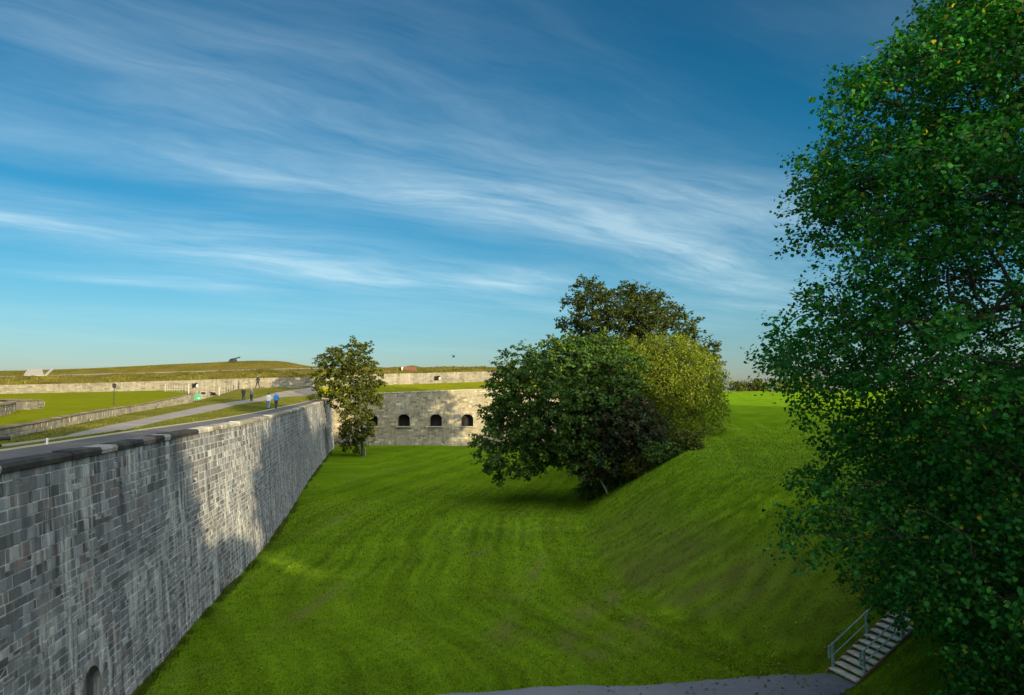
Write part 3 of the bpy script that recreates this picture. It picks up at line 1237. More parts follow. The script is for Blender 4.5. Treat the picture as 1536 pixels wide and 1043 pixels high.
def sample_blobs(blobs, n, sep, rg, shell=.45):
    """well spaced cluster centres inside a union of ellipsoids (cx,cy,cz,rx,ry,rz)"""
    B = np.array(blobs, float)
    vol = B[:, 3] * B[:, 4] * B[:, 5]
    out = np.zeros((0, 3))
    tries = 0
    while len(out) < n and tries < n * 40:
        tries += 1
        b = B[rg.choice(len(B), p=vol / vol.sum())]
        d = unit(rg.normal(0, 1, 3))
        r = rg.uniform(shell, 1) ** .6 if rg.random() < .8 else rg.uniform(.2, 1)
        p = b[:3] + d * r * b[3:6]
        if len(out) and np.min(((out - p) ** 2).sum(1)) < sep * sep:
            continue
        out = np.vstack([out, p])
    return out


def foliage(parent, centres, mid, per, spread, size, template, palette, rg, twigs=6, droop=.1, up=.75, lengthen=1.0, name='crown'):
    """leaves on radiating twigs round every cluster centre"""
    n = len(centres)
    out = unit(centres - mid)
    tw = unit(out[:, None] * .55 + rg.normal(0, .7, (n, twigs, 3)) * np.array([1, 1, .62]) + np.array([0, 0, -droop]))
    L = spread * lengthen * rg.uniform(.7, 1.5, (n, twigs))
    q = per // twigs
    f = np.sqrt(rg.uniform(.02, 1, (n, twigs, q)))
    pos = centres[:, None, None] + tw[:, :, None] * (L[:, :, None] * f)[..., None]
    pos[..., 2] -= droop * spread * f ** 2
    pos += rg.normal(0, spread * .16, pos.shape) * np.array([1, 1, .6])
    od = np.broadcast_to(tw[:, :, None], pos.shape).reshape(-1, 3)
    return leaves_mesh(parent, pos.reshape(-1, 3), od, size, template, palette, rg, up, name)


def E(px, py, d, rx, ry, rd=None):
    c = P(px, py, d)
    k = d / F_PX
    return (c.x, c.y, c.z, rx * k, (rd or rx) * k, ry * k)


def to_local(o, loc):
    me = o.data
    n = len(me.vertices)
    co = np.empty(n * 3, np.float32)
    me.vertices.foreach_get('co', co)
    co = co.reshape(-1, 3) - np.asarray(loc, np.float32)
    me.vertices.foreach_set('co', co.ravel())
    me.update()


def make_tree(name, label, cat, base, lean, height, blobs, ncl, sep, per, spread, size, template, palette, seed,
              r_trunk=.35, r_tip=.02, group=None, droop=.1, twigs=6, shell=.45, up=.75, extra_limbs=(), trunk_frac=.62, lengthen=1.0):
    rg = np.random.default_rng(seed)
    bz = float(ground_h(base[0], base[1])) if len(base) < 3 else base[2]
    b = np.array([base[0], base[1], bz - .15])
    tgt = sample_blobs(blobs, ncl, sep, rg, shell)
    top = b + np.array([lean[0], lean[1], height * trunk_frac])
    trunk = [b + (top - b) * t + np.array([rg.normal(0, .05 * height * .12), rg.normal(0, .05 * height * .12), 0]) * (t > 0) for t in np.linspace(0, 1, 9)]
    tg = np.vstack([tgt] + [np.array([e]) for e in extra_limbs]) if len(extra_limbs) else tgt
    nodes, par, ends, nt = grow(trunk, tg, 4, .06, rg)
    root = empty(name, (b[0], b[1], bz))
    tag(root, label, cat, group)
    tr = limb_mesh(nodes, par, nt, r_tip, r_trunk, root)
    mid = np.average(np.array(blobs)[:, :3], axis=0)
    cr = foliage(root, tgt, mid, per, spread, size, template, palette, rg, twigs, droop, up, lengthen)
    for o in (tr, cr):
        to_local(o, (b[0], b[1], bz))
    return root


# --- the big broadleaf on the right, trunk just outside the picture
def near_tree():
    rg = np.random.default_rng(21)
    K = 1.4
    TX, TYY = 12.2 * K, 14.3 * K
    bz = float(ground_h(TX, TYY))
    prof_z = [4.2, 5.4, 6.1, 6.9, 7.6, 8.4, 9.0, 10.2, 11.2, 12.3, 14.0, 16.2, 17.4, 18.4, 19.5, 21.0, 22.2]
    prof_r = [3.0, 4.4, 4.8, 5.5, 6.3, 6.2, 5.2, 6.2, 7.3, 6.4, 6.0, 5.8, 4.6, 3.4, 2.5, 1.4, .5]
    prof_z = [CAM_Z + (q - CAM_Z) * K for q in prof_z]
    prof_r = [q * K for q in prof_r]
    pts = np.zeros((0, 3))
    tries = 0
    while len(pts) < 3300 and tries < 200000:
        tries += 1
        z = rg.uniform(1.8, 26.9)
        a = rg.uniform(0, 2 * math.pi)
        Rm = np.interp(z, prof_z, prof_r) * (1 + .05 * math.sin(3 * a + z * .64 + .6) + .06 * math.sin(7 * a - z * 1.2))
        r = Rm * math.sqrt(rg.uniform(.12, 1) ** .8) * .97
        p = np.array([TX + r * math.cos(a), TYY + r * math.sin(a) * .95, z])
        if p[0] / p[1] < .60 and p[2] < CAM_Z - .285 * p[1]:     # nothing hangs in front of the steps
            continue
        if p[2] < float(ground_h(p[0], p[1])) + .7 or (p[0] / p[1] > .84 and rg.random() < .55):
            continue
        if 11.0 < p[2] < 15.0 and rg.random() < .36:
            continue
        # leave airy layers between the tiers of boughs
        if math.sin(z * 1.5 + r * .4 + 1.5 * math.sin(2 * a)) < -.72 and rg.random() < .8:
            continue
        if math.hypot(p[0], p[1]) < 4.5:
            continue
        if len(pts) and np.min(((pts - p) ** 2).sum(1)) < .42 ** 2:
            continue
        pts = np.vstack([pts, p])
    b = np.array([TX, TYY, bz - .2])
    trunk = [b + np.array([.18 * math.sin(t * 5), .15 * math.cos(t * 4) - .15, t * 19.0]) for t in np.linspace(0, 1, 12)]
    nodes, par, ends, nt = grow(trunk, pts, 5, .05, rg)
    root = empty('broadleaf_tree', (TX, TYY, bz))
    tag(root, 'large dark green leafy tree filling the right edge and overhanging the stairs', 'tree')
    tr = limb_mesh(nodes, par, nt, .0145, .5, root, .52)
    pal = ([(.020, .135, .020), (.038, .180, .026), (.011, .074, .016), (.11, .20, .012), (.34, .27, .02)], [.42, .27, .25, .048, .012])
    cr = foliage(root, pts, np.array([TX, TYY, 11.3]), 90, .74, .116, POINT_LEAF, pal, rg, twigs=6, droop=.22, up=.8)
    for o in (tr, cr):
        to_local(o, (TX, TYY, bz))
    return root


near_tree()

PAL_DARK = ([(.046, .105, .022), (.075, .145, .022), (.024, .060, .022), (.15, .18, .018)], [.4, .3, .2, .1])
PAL_OLIVE = ([(.038, .060, .014), (.058, .080, .014), (.022, .036, .012), (.10, .10, .02)], [.4, .3, .2, .1])
PAL_LIGHT = ([(.115, .160, .012), (.155, .195, .012), (.070, .108, .012), (.22, .22, .015)], [.4, .3, .2, .1])
PAL_RUST = ([(.032, .054, .024), (.070, .052, .026), (.024, .042, .020), (.14, .065, .025)], [.45, .13, .36, .06])
PAL_YOUNG = ([(.065, .085, .014), (.095, .115, .014), (.036, .052, .014), (.15, .15, .02)], [.4, .3, .2, .1])

GRP = 'trees clumped at the foot of the bank'
make_tree('broadleaf_tree', 'rounded dark green tree at the front left of the clump, low bough over grass', 'tree',
          (8.0, 72.5), (-2.2, 0, 0), 17, [E(845, 600, 69, 112, 92), E(775, 662, 68, 64, 46), E(880, 555, 70, 82, 52), E(800, 560, 70, 55, 42), E(870, 655, 67, 70, 45)],
          430, 1.0, 120, .98, .29, OVAL_LEAF, PAL_DARK, 31, .36, .022, droop=.2, shell=.55, trunk_frac=.5)
make_tree('broadleaf_tree', 'tall dark olive tree standing highest at the back of the clump', 'tree',
          (17.0, 93), (-1, 0, 0), 24, [E(925, 478, 92, 80, 50), E(882, 446, 92, 34, 26), E(985, 492, 93, 58, 42), E(1052, 535, 93, 28, 34), E(940, 560, 92, 100, 60), E(1072, 570, 93, 16, 30)],
          520, 1.05, 110, 1.15, .32, OVAL_LEAF, PAL_OLIVE, 32, .45, .026, droop=.08, shell=.5)
make_tree('weeping_tree', 'yellow green drooping tree on the right side of the clump beside the bright field', 'tree',
          (15.5, 77), (0, 0, 0), 15, [E(1000, 565, 77, 78, 66), E(1040, 610, 76, 46, 64), E(955, 545, 78, 55, 42), E(1000, 640, 75, 60, 45)],
          620, .75, 78, 1.0, .21, DIAMOND, PAL_LIGHT, 33, .30, .018, droop=.65, shell=.5, up=.2)
make_tree('broadleaf_tree', 'smaller rust tinged tree in front of the clump near the bent pale stem', 'tree',
          (9.6, 68), (.3, -.5, 0), 9, [E(925, 635, 66, 60, 46), E(897, 680, 65.5, 38, 30), E(960, 648, 67, 38, 34)],
          190, .85, 96, .85, .27, OVAL_LEAF, PAL_RUST, 34, .2, .02, droop=.25, shell=.5)
make_tree('young_tree', 'slim olive tree standing alone at the corner of the long grey wall', 'tree',
          (-24.6, 122), (-.6, 0, 0), 18, [E(524, 545, 122, 38, 27), E(500, 570, 122, 28, 24), E(532, 585, 122, 38, 34), E(530, 632, 122, 24, 40), E(548, 625, 121, 17, 32), E(490, 540, 122, 12, 12), E(535, 520, 122, 18, 8), E(554, 572, 122, 18, 22)],
          210, 1.45, 110, 1.02, .36, OVAL_LEAF, PAL_YOUNG, 36, .28, .02, droop=.15, shell=.35)

# bush row at the top of the field, far off
make_tree('shrub', 'round bush on the skyline at the top of the bright field', 'shrub', (66, 214), (0, 0), 3, [E(1112, 581, 214, 14, 8), E(1135, 580, 214, 16, 10)],
          70, .8, 48, 1.2, .5, DIAMOND, PAL_YOUNG, 50, .1, .02, 'bushes at the top of the field', .1, shell=.2)
make_tree('shrub', 'broad yellowish bush on the skyline half hidden by the big tree', 'shrub', (84, 214), (0, 0), 4, [E(1180, 579, 214, 28, 12), E(1215, 578, 214, 22, 12)],
          90, .8, 48, 1.3, .5, DIAMOND, PAL_LIGHT, 51, .1, .02, 'bushes at the top of the field', .1, shell=.2)


# ------------------------------------------------------------------ small things on the rampart
from mathutils.bvhtree import BVHTree


def bvh_of(names):
    V, Fc = [], []
    for o in scene.objects:
        if o.type == 'MESH' and o.parent is None and o.name.split('.')[0] in names:
            b = len(V)
            V += [v.co.copy() for v in o.data.vertices]
            Fc += [[b + i for i in p.vertices] for p in o.data.polygons]
    return BVHTree.FromPolygons(V, Fc)


TOPS = bvh_of({'wall_walk', 'trail', 'grass_verge', 'road', 'lawn', 'grass_bank', 'terrace_path', 'mound', 'grass_glacis', 'ground'})


def foot(px, py, fallback=100):
    o = Vector((0, 0, CAM_Z))
    d = (P(px, py, 100) - o).normalized()
    h = TOPS.ray_cast(o, d, 500)
    return h[0] if h[0] else P(px, py, fallback)


for k, (px, py, rx, rz_, lab) in enumerate([
        (893, 748, 1.5, .9, 'low dark shrub at the very foot of the clump by the ditch floor'),
        (927, 731, 1.7, 1.1, 'dark leafy shrub on the slope just right of the lowest one'),
        (963, 713, 1.6, 1.0, 'grey green shrub halfway up the slope edge of the clump'),
        (1000, 694, 1.6, 1.0, 'dark shrub near the top of the slope edge of the clump'),
        (1032, 676, 1.3, .9, 'highest and smallest shrub on the slope under the yellow green tree')]):
    q = foot(px, py)
    make_tree('shrub', lab, 'shrub', (q.x, q.y + .8), (0, 0), 1.6, [(q.x, q.y + .8, q.z + rz_ * .75, rx, rx * .8, rz_)], 60, .35, 60, .42, .17, OVAL_LEAF,
              PAL_DARK if k not in (2, 4) else PAL_YOUNG, 40 + k, .05, .012, 'shrubs along the foot of the tree clump', .1, shell=.3)
q = foot(912, 741)
bs = MB().tube([(0, 0, -.1), (-.25, 0, .5), (-.6, 0, 1.1), (-.7, .1, 1.9), (-.55, .3, 2.8), (-.6, .5, 3.6)], [.10, .09, .075, .065, .05, .03], 8).build('sapling', M_PALE, None, True)
bs.location = q
tag(bs, 'bent pale bare stem leaning at the front foot of the tree clump', 'sapling')

# low end wall on the lawn at the very left
gp = [foot(-30, 630), foot(0, 624.5), foot(12, 622), foot(20, 619), foot(23.5, 615)]
gx0 = gp[-1]
rows = [(p.x, p.y, p.z - .2, p.z + .55) for p in gp] + [(gx0.x - .5, gx0.y + 4, gx0.z - .2, gx0.z + .6), (gx0.x - 9, gx0.y + 7, gx0.z - .2, gx0.z + .65)]
gw = empty('garden_wall', gp[2])
tag(gw, 'short low stone wall with a rounded end cutting into the lawn at its left side', 'wall')
gpath = Path(rows)
rel(masonry('masonry', gpath, M_STONE_FAR, None, 0, ch=(.18, .26), bw=(.35, .8), gap=.014, colour=pale_stone, mortar=(.25, .22, .17), rs=21), gw)
rel(coping_mesh('coping', gpath, 0, M_COPE, h=.08, over=.05, deep=.45, colour=lambda r, u: (.15, .12, .08), ln=(.6, 1.1), rs=8), gw)


def cannon(name, label, loc, yaw, elev, length=2.6, group=None):
    k = length / 2.6
    root = empty(name, loc, yaw)
    tag(root, label, 'cannon', group)
    ax = Vector((math.cos(elev), 0, math.sin(elev)))
    o = Vector((-.35, 0, .82)) * k
    b = MB()
    b.lathe([(a * k, r * k) for a, r in ((-.95, .03), (-.93, .09), (-.84, .10), (-.80, .05), (-.76, .19), (-.70, .235), (-.1, .215), (-.08, .235), (0, .235), (.02, .2),
                                          (.9, .15), (1.45, .125), (1.5, .17), (1.6, .175), (1.63, .15), (1.63, .07), (1.3, .065))], o, ax, 18)
    b.tube([o + Vector((0, -.36 * k, 0)), o + Vector((0, .36 * k, 0))], .07 * k)
    b.build('barrel', M_IRON, root, True)
    for s in (-1, 1):
        c = MB()
        for j, (x0, x1, h) in enumerate(((-1.25, -.75, .26), (-.75, -.2, .42), (-.2, .5, .66))):
            c.box(((x0 + x1) / 2 * k - .1 * k, s * .33 * k, (.12 + h / 2) * k), ((x1 - x0) * k, .11 * k, h * k))
        c.build('carriage_cheek', M_IRON, root)
        for x in (-1.0, .35):
            MB().lathe([(-.05 * k, .2 * k), (-.03 * k, .23 * k), (.03 * k, .23 * k), (.05 * k, .2 * k)], (x * k, s * .47 * k, .23 * k), (0, 1, 0), 16).build('wheel', M_IRON, root)
    ax2 = MB()
    for x in (-1.0, .35):
        ax2.box((x * k, 0, .23 * k), (.1 * k, .9 * k, .1 * k))
    ax2.box((-.5 * k, 0, .36 * k), (1.2 * k, .56 * k, .08 * k))
    ax2.build('axle', M_IRON, root)
    return root


p = P(352, 543.5, 166)
cannon('cannon', 'black cannon on its carriage standing on the skyline mound, barrel pointing up right', (p.x, p.y, p.z - .1), R(8), R(17), 2.5)
p = foot(319, 594, 122)
cannon('cannon', 'small dark cannon beside the pale railing post at the head of the ramp', (p.x, p.y, p.z), R(150), R(8), 1.5)
p = foot(4, 673)
cannon('cannon', 'small dark cannon lying at the left edge below the curved low wall', (p.x - .35, p.y, p.z - .05), R(15), R(4), 1.0)


def wall_port(px, py, w, h, barrel=True):
    """dark gun port in the upper wall"""
    k = (px - 768) / F_PX
    j = [i for i in range(len(UW) - 1) if UW[i][0] <= px <= UW[i + 1][0]][0]
    f = (px - UW[j][0]) / (UW[j + 1][0] - UW[j][0])
    d = UW[j][2] * (1 - f) + UW[j + 1][2] * f
    c = P(px, py, d - .05)
    b = MB().box((c.x, c.y + .04, c.z), (w, .12, h))
    o = rel(b.build('gun_port', M_DARK, None), upper)
    if barrel:
        g = MB().lathe([(0, .24), (.2, .22), (1.0, .15), (1.05, .2), (1.15, .2), (1.15, .09), (1.0, .08)], (c.x - .15, c.y - .1, c.z - .25), (.70, -.45, .56), 12).build('gun_barrel', M_IRON, None, True)
        g.parent = o
        lg = MB().box((c.x + w * .62, c.y - .03, c.z - .02), (.32, .12, .5)).build('port_stone', M_WHITE, None)
        lg.parent = o


wall_port(291.5, 578.5, .85, .8)
wall_port(305, 590, .75, .42, False)
wall_port(655, 567.5, 1.0, .9)


def railing(label, a, b, n, h, m_end=None):
    root = empty('railing', a)
    tag(root, label, 'railing')
    d = b - a
    for hh in (h, h * .55, h * .15):
        MB().tube([Vector((0, 0, hh)), d + Vector((0, 0, hh))], .022, 6).build('rail', M_PALE, root)
    for i in range(n + 1):
        q = d * (i / n)
        end = i in (0, n)
        MB().box(q + Vector((0, 0, h / 2 + .05)), (.14 if end else .05, .14 if end else .05, h + (.2 if end else .05))).build('post', (m_end if (end and i == n and m_end) else M_PALE), root)
    return root


railing('pale railing on the far end of the lawn in front of the low wall', foot(248, 588), foot(283, 590), 9, 1.15)
railing('pale railing with a dark end post on the shaded grass beside the ramp', foot(329, 593.5), foot(358, 584), 8, 1.25, M_IRON)

p = foot(170.5, 607.5)
lp = empty('lamp_post', p)
tag(lp, 'thin dark lamp post standing alone on the bright lawn', 'lamp post')
MB().lathe([(0, .06), (.12, .06), (.14, .035), (1.5, .03)], (0, 0, 0), (0, 0, 1), 10).build('post', M_IRON, lp)
MB().lathe([(1.5, .06), (1.54, .13), (1.80, .17), (1.84, .19), (1.92, .06), (1.96, .02)], (0, 0, 0), (0, 0, 1), 8).build('lantern', M_IRON, lp)

p = foot(296.5, 603)
sg = empty('sign', p, R(-12))
tag(sg, 'small bright green sign with a white mark standing at the mouth of the ramp', 'sign')
MB().box((0, 0, .62), (.85, .05, .72)).build('board', M_GREEN, sg)
mk = MB()
mk.box((.1, -.035, .45), (.30, .015, .08), ry=R(35))
mk.box((.22, -.035, .5), (.08, .015, .26))
mk.build('mark', M_WHITE, sg)
for x in (-.36, .36):
    MB().box((x, .05, .45), (.06, .05, .95)).build('post', M_IRON, sg)

p = foot(70.5, 667)
mp = MB().lathe([(0, .035), (.02, .04), (.2, .035), (.22, .02)], (0, 0, 0), (0, 0, 1), 8).build('marker_post', M_WHITE, None)
mp.location = p
tag(mp, 'tiny white marker post at the edge of the gravel road', 'post')

p = foot(548, 684)
sk = empty('stake', p)
tag(sk, 'pale thin stake in the grass in front of the young tree', 'stake')
MB().tube([(0, 0, -.1), (.03, 0, .9), (.0, .02, 1.75)], [.06, .055, .05], 7).build('pole', M_TRAIL, sk)
MB().tube([(0, .02, 1.6), (.1, .0, 1.72), (.16, .0, 1.95)], [.03, .025, .015], 6).build('tie', M_WOOD, sk)

# red roofed hut let into the bank above the wall, right of the young tree
p = P(614, 559.3, 157)
ht = empty('hut', p)
tag(ht, 'small white hut with a flat red brown roof set in the bank above the wall', 'hut')
MB().box((0, .9, .10), (2.7, 1.8, .25)).build('wall', M_PALE, ht)
rb = MB()
rb.v += [Vector(q) for q in ((-1.35, -.12, .22), (1.55, -.12, .22), (1.35, 1.5, 1.22), (-1.2, 1.5, 1.22), (-1.35, -.12, .30), (1.55, -.12, .30), (1.35, 1.5, 1.30), (-1.2, 1.5, 1.30))]
rb.f += [[3, 2, 1, 0], [4, 5, 6, 7], [0, 1, 5, 4], [1, 2, 6, 5], [2, 3, 7, 6], [3, 0, 4, 7]]
rb.build('roof', M_RUST, ht)
gb = MB()
b0 = len(gb.v)
for y0 in (-.06, .06):
    gb.v += [Vector((-1.62 + y0, -.1, -.05)), Vector((-1.62 + y0, .1, 1.25)), Vector((-1.62 + y0, 1.9, 1.25)), Vector((-1.62 + y0, 1.9, -.05))]
gb.f += [[0, 1, 2, 3], [7, 6, 5, 4], [0, 4, 5, 1], [1, 5, 6, 2], [2, 6, 7, 3], [3, 7, 4, 0]]
gb.build('gable', M_WHITE, ht)

# pale concrete gun platform on the left of the mound
gpf = empty('gun_platform', P(56, 566, 153))
tag(gpf, 'pale concrete gun platform sloping up the left end of the mound', 'platform')


def quadslab(name, pts, th, mat, parent):
    o = Vector(parent.location)
    b = MB()
    P4 = [Vector(p) - o for p in pts]
    n = (P4[1] - P4[0]).cross(P4[3] - P4[0]).normalized()
    if n.y > 0: n = -n
    b.v += [p + n * th for p in P4] + [p - n * th for p in P4]
    b.f += [[0, 1, 2, 3], [7, 6, 5, 4], [0, 4, 5, 1], [1, 5, 6, 2], [2, 6, 7, 3], [3, 7, 4, 0]]
    return b.build(name, mat, parent)


quadslab('slab', [P(37, 565.6, 153.2), P(66, 565, 153.2), P(63, 555.2, 166), P(45, 555.2, 166)], .3, M_PALE, gpf)
quadslab('kerb', [P(66, 565.4, 152.8), P(71, 565.2, 152.8), P(82, 554.6, 166), P(78, 554.6, 166)], .35, M_PALE, gpf)
quadslab('kerb', [P(35, 565.8, 152.8), P(38, 565.7, 152.8), P(46, 554.8, 166), P(43, 554.8, 166)], .35, M_PALE, gpf)

# gull in the sky
p = P(680, 536, 120)
gl = empty('gull', p, R(30))
tag(gl, 'tiny dark bird flying above the far wall', 'bird')
MB().tube([(-.26, 0, 0), (-.18, 0, .02), (0, 0, .03), (.14, 0, .03), (.22, 0, .05), (.27, 0, .04), (.32, 0, .03)], [.01, .045, .075, .06, .045, .03, .008], 8).build('body', M_IRON, gl, True)
for sgn in (-1, 1):
    w = MB()
    w.tube([(.08, sgn * .04, .05), (.06, sgn * .2, .22), (-.04, sgn * .42, .34), (-.16, sgn * .52, .40)], [.06, .055, .03, .006], 6)
    for v in w.v:
        v.x = v.x * 1.3
    w.build('wing', M_IRON, gl, True)


# ------------------------------------------------------------------ people
M_SKIN = plain('skin', (.42, .26, .19), .55, var=.08)
M_HAIRD = plain('dark_hair', (.03, .022, .016), .6)
M_HAIRL = plain('light_hair', (.45, .36, .25), .6)
M_BLACKC = plain('black_cloth', (.016, .016, .018), .85)
M_WHITEC = plain('white_cloth', (.70, .69, .68), .85, var=.08)
M_BLUEC = plain('bright_blue_cloth', (.012, .23, .55), .7, var=.12)
M_JEANS = plain('blue_denim', (.13, .22, .36), .9)
M_NAVY = plain('navy_cloth', (.03, .04, .07), .9)
M_GREYC = plain('grey_cloth', (.13, .13, .14), .9)


def remesh(o, vox):
    md = o.modifiers.new('r', 'REMESH')
    md.mode = 'VOXEL'
    md.voxel_size = vox
    md.use_smooth_shade = True
    dg = bpy.context.evaluated_depsgraph_get()
    me = bpy.data.meshes.new_from_object(o.evaluated_get(dg))
    o.modifiers.clear()
    old = o.data
    o.data = me
    if not me.materials:
        me.materials.append(old.materials[0])


def person(label, loc, yaw, h, shirt, trousers, hair, stride=.22, arm=(.15, -.15), hat=None, group=None, bag=None):
    k = h / 1.72
    V = lambda x, y, z: Vector((x, y, z)) * k          # x forward, y left
    root = empty('person', loc, yaw)
    tag(root, label, 'person', group)
    hipL, hipR = V(0, .09, .90), V(0, -.09, .90)
    kneL, kneR = V(stride * .55, .10, .49), V(-stride * .25, -.10, .48)
    ankL, ankR = V(stride, .10, .08), V(-stride, -.10, .10)
    b = MB()
    b.tube([V(0, 0, .86), V(0, 0, .95), V(.01, 0, 1.10), V(.01, 0, 1.28), V(0, 0, 1.40), V(0, 0, 1.45)], [.12 * k, .15 * k, .13 * k, .155 * k, .12 * k, .06 * k], 14)
    b.tube([V(0, -.19, 1.38), V(0, 0, 1.41), V(0, .19, 1.38)], [.06 * k, .075 * k, .06 * k], 10)
    b.tube([V(0, 0, 1.42), V(.015, 0, 1.53)], .055 * k, 10)
    b.ball(V(.02, 0, 1.615), (.092 * k, .076 * k, .112 * k), 14, 10)
    b.tube([V(.10, 0, 1.625), V(.122, 0, 1.595), V(.105, 0, 1.588)], [.008 * k, .016 * k, .014 * k], 6)      # nose
    b.tube([V(.085, -.022, 1.558), V(.098, 0, 1.556), V(.085, .022, 1.558)], .009 * k, 6)                  # lips
    for s in (-1, 1):
        b.ball(V(.01, s * .078, 1.61), (.018 * k, .012 * k, .028 * k), 6, 5)                                  # ears
    legs = []
    for hp, kn, an in ((hipL, kneL, ankL), (hipR, kneR, ankR)):
        b.tube([hp, hp.lerp(kn, .5), kn, kn.lerp(an, .35), an], [.088 * k, .078 * k, .056 * k, .058 * k, .038 * k], 10)
        b.tube([an + V(-.05, 0, -.03), an + V(.04, 0, -.035), an + V(.16, 0, -.055)], [.035 * k, .038 * k, .025 * k], 8)
        legs.append((hp, kn, an))
    arms = []
    for s, f in ((1, arm[0]), (-1, arm[1])):
        sh, elb, wr = V(0, s * .20, 1.37), V(f * .4 - .02, s * .235, 1.10), V(f + .04, s * .225, .87)
        b.tube([sh, elb, wr], [.05 * k, .040 * k, .027 * k], 9)
        d = (wr - elb).normalized()
        pm = wr + d * .05 * k
        b.tube([wr, pm, wr + d * .09 * k], [.026 * k, .036 * k, .034 * k], 8)
        for q, ln in enumerate((.062, .075, .070, .055)):
            o0 = wr + d * .085 * k + V((q - 1.5) * .021, 0, 0)
            b.tube([o0, o0 + d * ln * .55 * k + V(0, -s * .004, 0), o0 + d * ln * k + V(0, -s * .02, 0)], [.0095 * k, .009 * k, .0075 * k], 6)
        t0 = wr + d * .03 * k + V(.028, 0, 0)
        b.tube([t0, t0 + d * .03 * k + V(.03, 0, 0), t0 + d * .062 * k + V(.036, -s * .008, 0)], [.012 * k, .011 * k, .008 * k], 6)
        arms.append((sh, elb, wr))
    body = b.build('body', M_SKIN, root, True)
    remesh(body, .0105 * k)
    c = MB()
    c.tube([V(0, 0, .84), V(0, 0, .95), V(.01, 0, 1.10), V(.01, 0, 1.28), V(0, 0, 1.40), V(0, 0, 1.455)], [.165 * k, .168 * k, .155 * k, .178 * k, .14 * k, .075 * k], 14)
    c.tube([V(0, -.2, 1.38), V(0, 0, 1.41), V(0, .2, 1.38)], [.075 * k, .09 * k, .075 * k], 10)
    for sh, elb, wr in arms:
        c.tube([sh, elb, wr], [.066 * k, .056 * k, .042 * k], 9)
    cl = c.build('jacket', shirt, root, True)
    remesh(cl, .018 * k)
    c = MB()
    c.tube([V(0, 0, .82), V(0, 0, .98)], [.155 * k, .16 * k], 12)
    for hp, kn, an in legs:
        c.tube([hp, hp.lerp(kn, .5), kn, an + V(0, 0, .0)], [.105 * k, .094 * k, .074 * k, .06 * k], 10)
    tr = c.build('trousers', trousers, root, True)
    remesh(tr, .018 * k)
    for hp, kn, an in legs:
        sh = MB()
        sh.tube([an + V(-.07, 0, -.04), an + V(.04, 0, -.04), an + V(.14, 0, -.055), an + V(.18, 0, -.06)], [.045 * k, .048 * k, .04 * k, .022 * k], 8)
        sh.build('shoe', M_BLACKC, root, True)
    hr = MB()
    hr.ball(V(-.005, 0, 1.645), (.098 * k, .086 * k, .098 * k), 14, 9)
    if hat:
        hr = MB()
        hr.ball(V(.005, 0, 1.665), (.105 * k, .09 * k, .075 * k), 14, 8)
        hr.box(V(.12, 0, 1.66), (.12 * k, .14 * k, .015 * k))
    hr.build('cap' if hat else 'hair', hat or hair, root, True)
    for s in (-1, 1):
        MB().ball(V(.098, s * .032, 1.632), .011 * k, 6, 5).build('eye', M_BLACKC, root)
    if bag:
        bg = MB()
        bg.tube([V(-.2, 0, 1.0), V(-.2, 0, 1.08), V(-.19, 0, 1.25), V(-.18, 0, 1.36)], [.10 * k, .13 * k, .125 * k, .08 * k], 10)
        tag(bg.build('backpack', bag, None, True), 'dark backpack on the back of a walker', 'backpack')
    return root


def stand(px, py, drop=0.0):
    p = foot(px, py)
    return (p.x, p.y, p.z - drop)


person('person in a white top and blue jeans walking on the grass', stand(402.5, 613.5), R(100), 1.68, M_WHITEC, M_JEANS, M_HAIRD, .2, (.1, -.12))
person('person in a bright blue jacket and dark trousers walking on the grass', stand(414, 613), R(85), 1.74, M_BLUEC, M_NAVY, M_HAIRL, .16, (-.1, .15))
person('person in dark clothes and a white cap, left of the two on the road', stand(365, 600.5), R(-70), 1.70, M_BLACKC, M_NAVY, M_HAIRD, .25, (.15, -.15), hat=M_WHITEC)
person('fair haired person in a grey jacket, right of the two on the road', stand(377, 602), R(-80), 1.76, M_GREYC, M_BLACKC, M_HAIRL, .2, (-.12, .14))
person('person all in black walking close under the low pale wall', stand(386.5, 582), R(165), 1.75, M_BLACKC, M_BLACKC, M_HAIRD, .22, (.2, -.18))
p = P(735, 569.5, 153.5)
person('person in dark clothes standing before the wall near its right end', (p.x, p.y, foot(735, 571.5).z), R(-60), 1.6, M_BLACKC, M_GREYC, M_HAIRD, .06, (.05, .0))

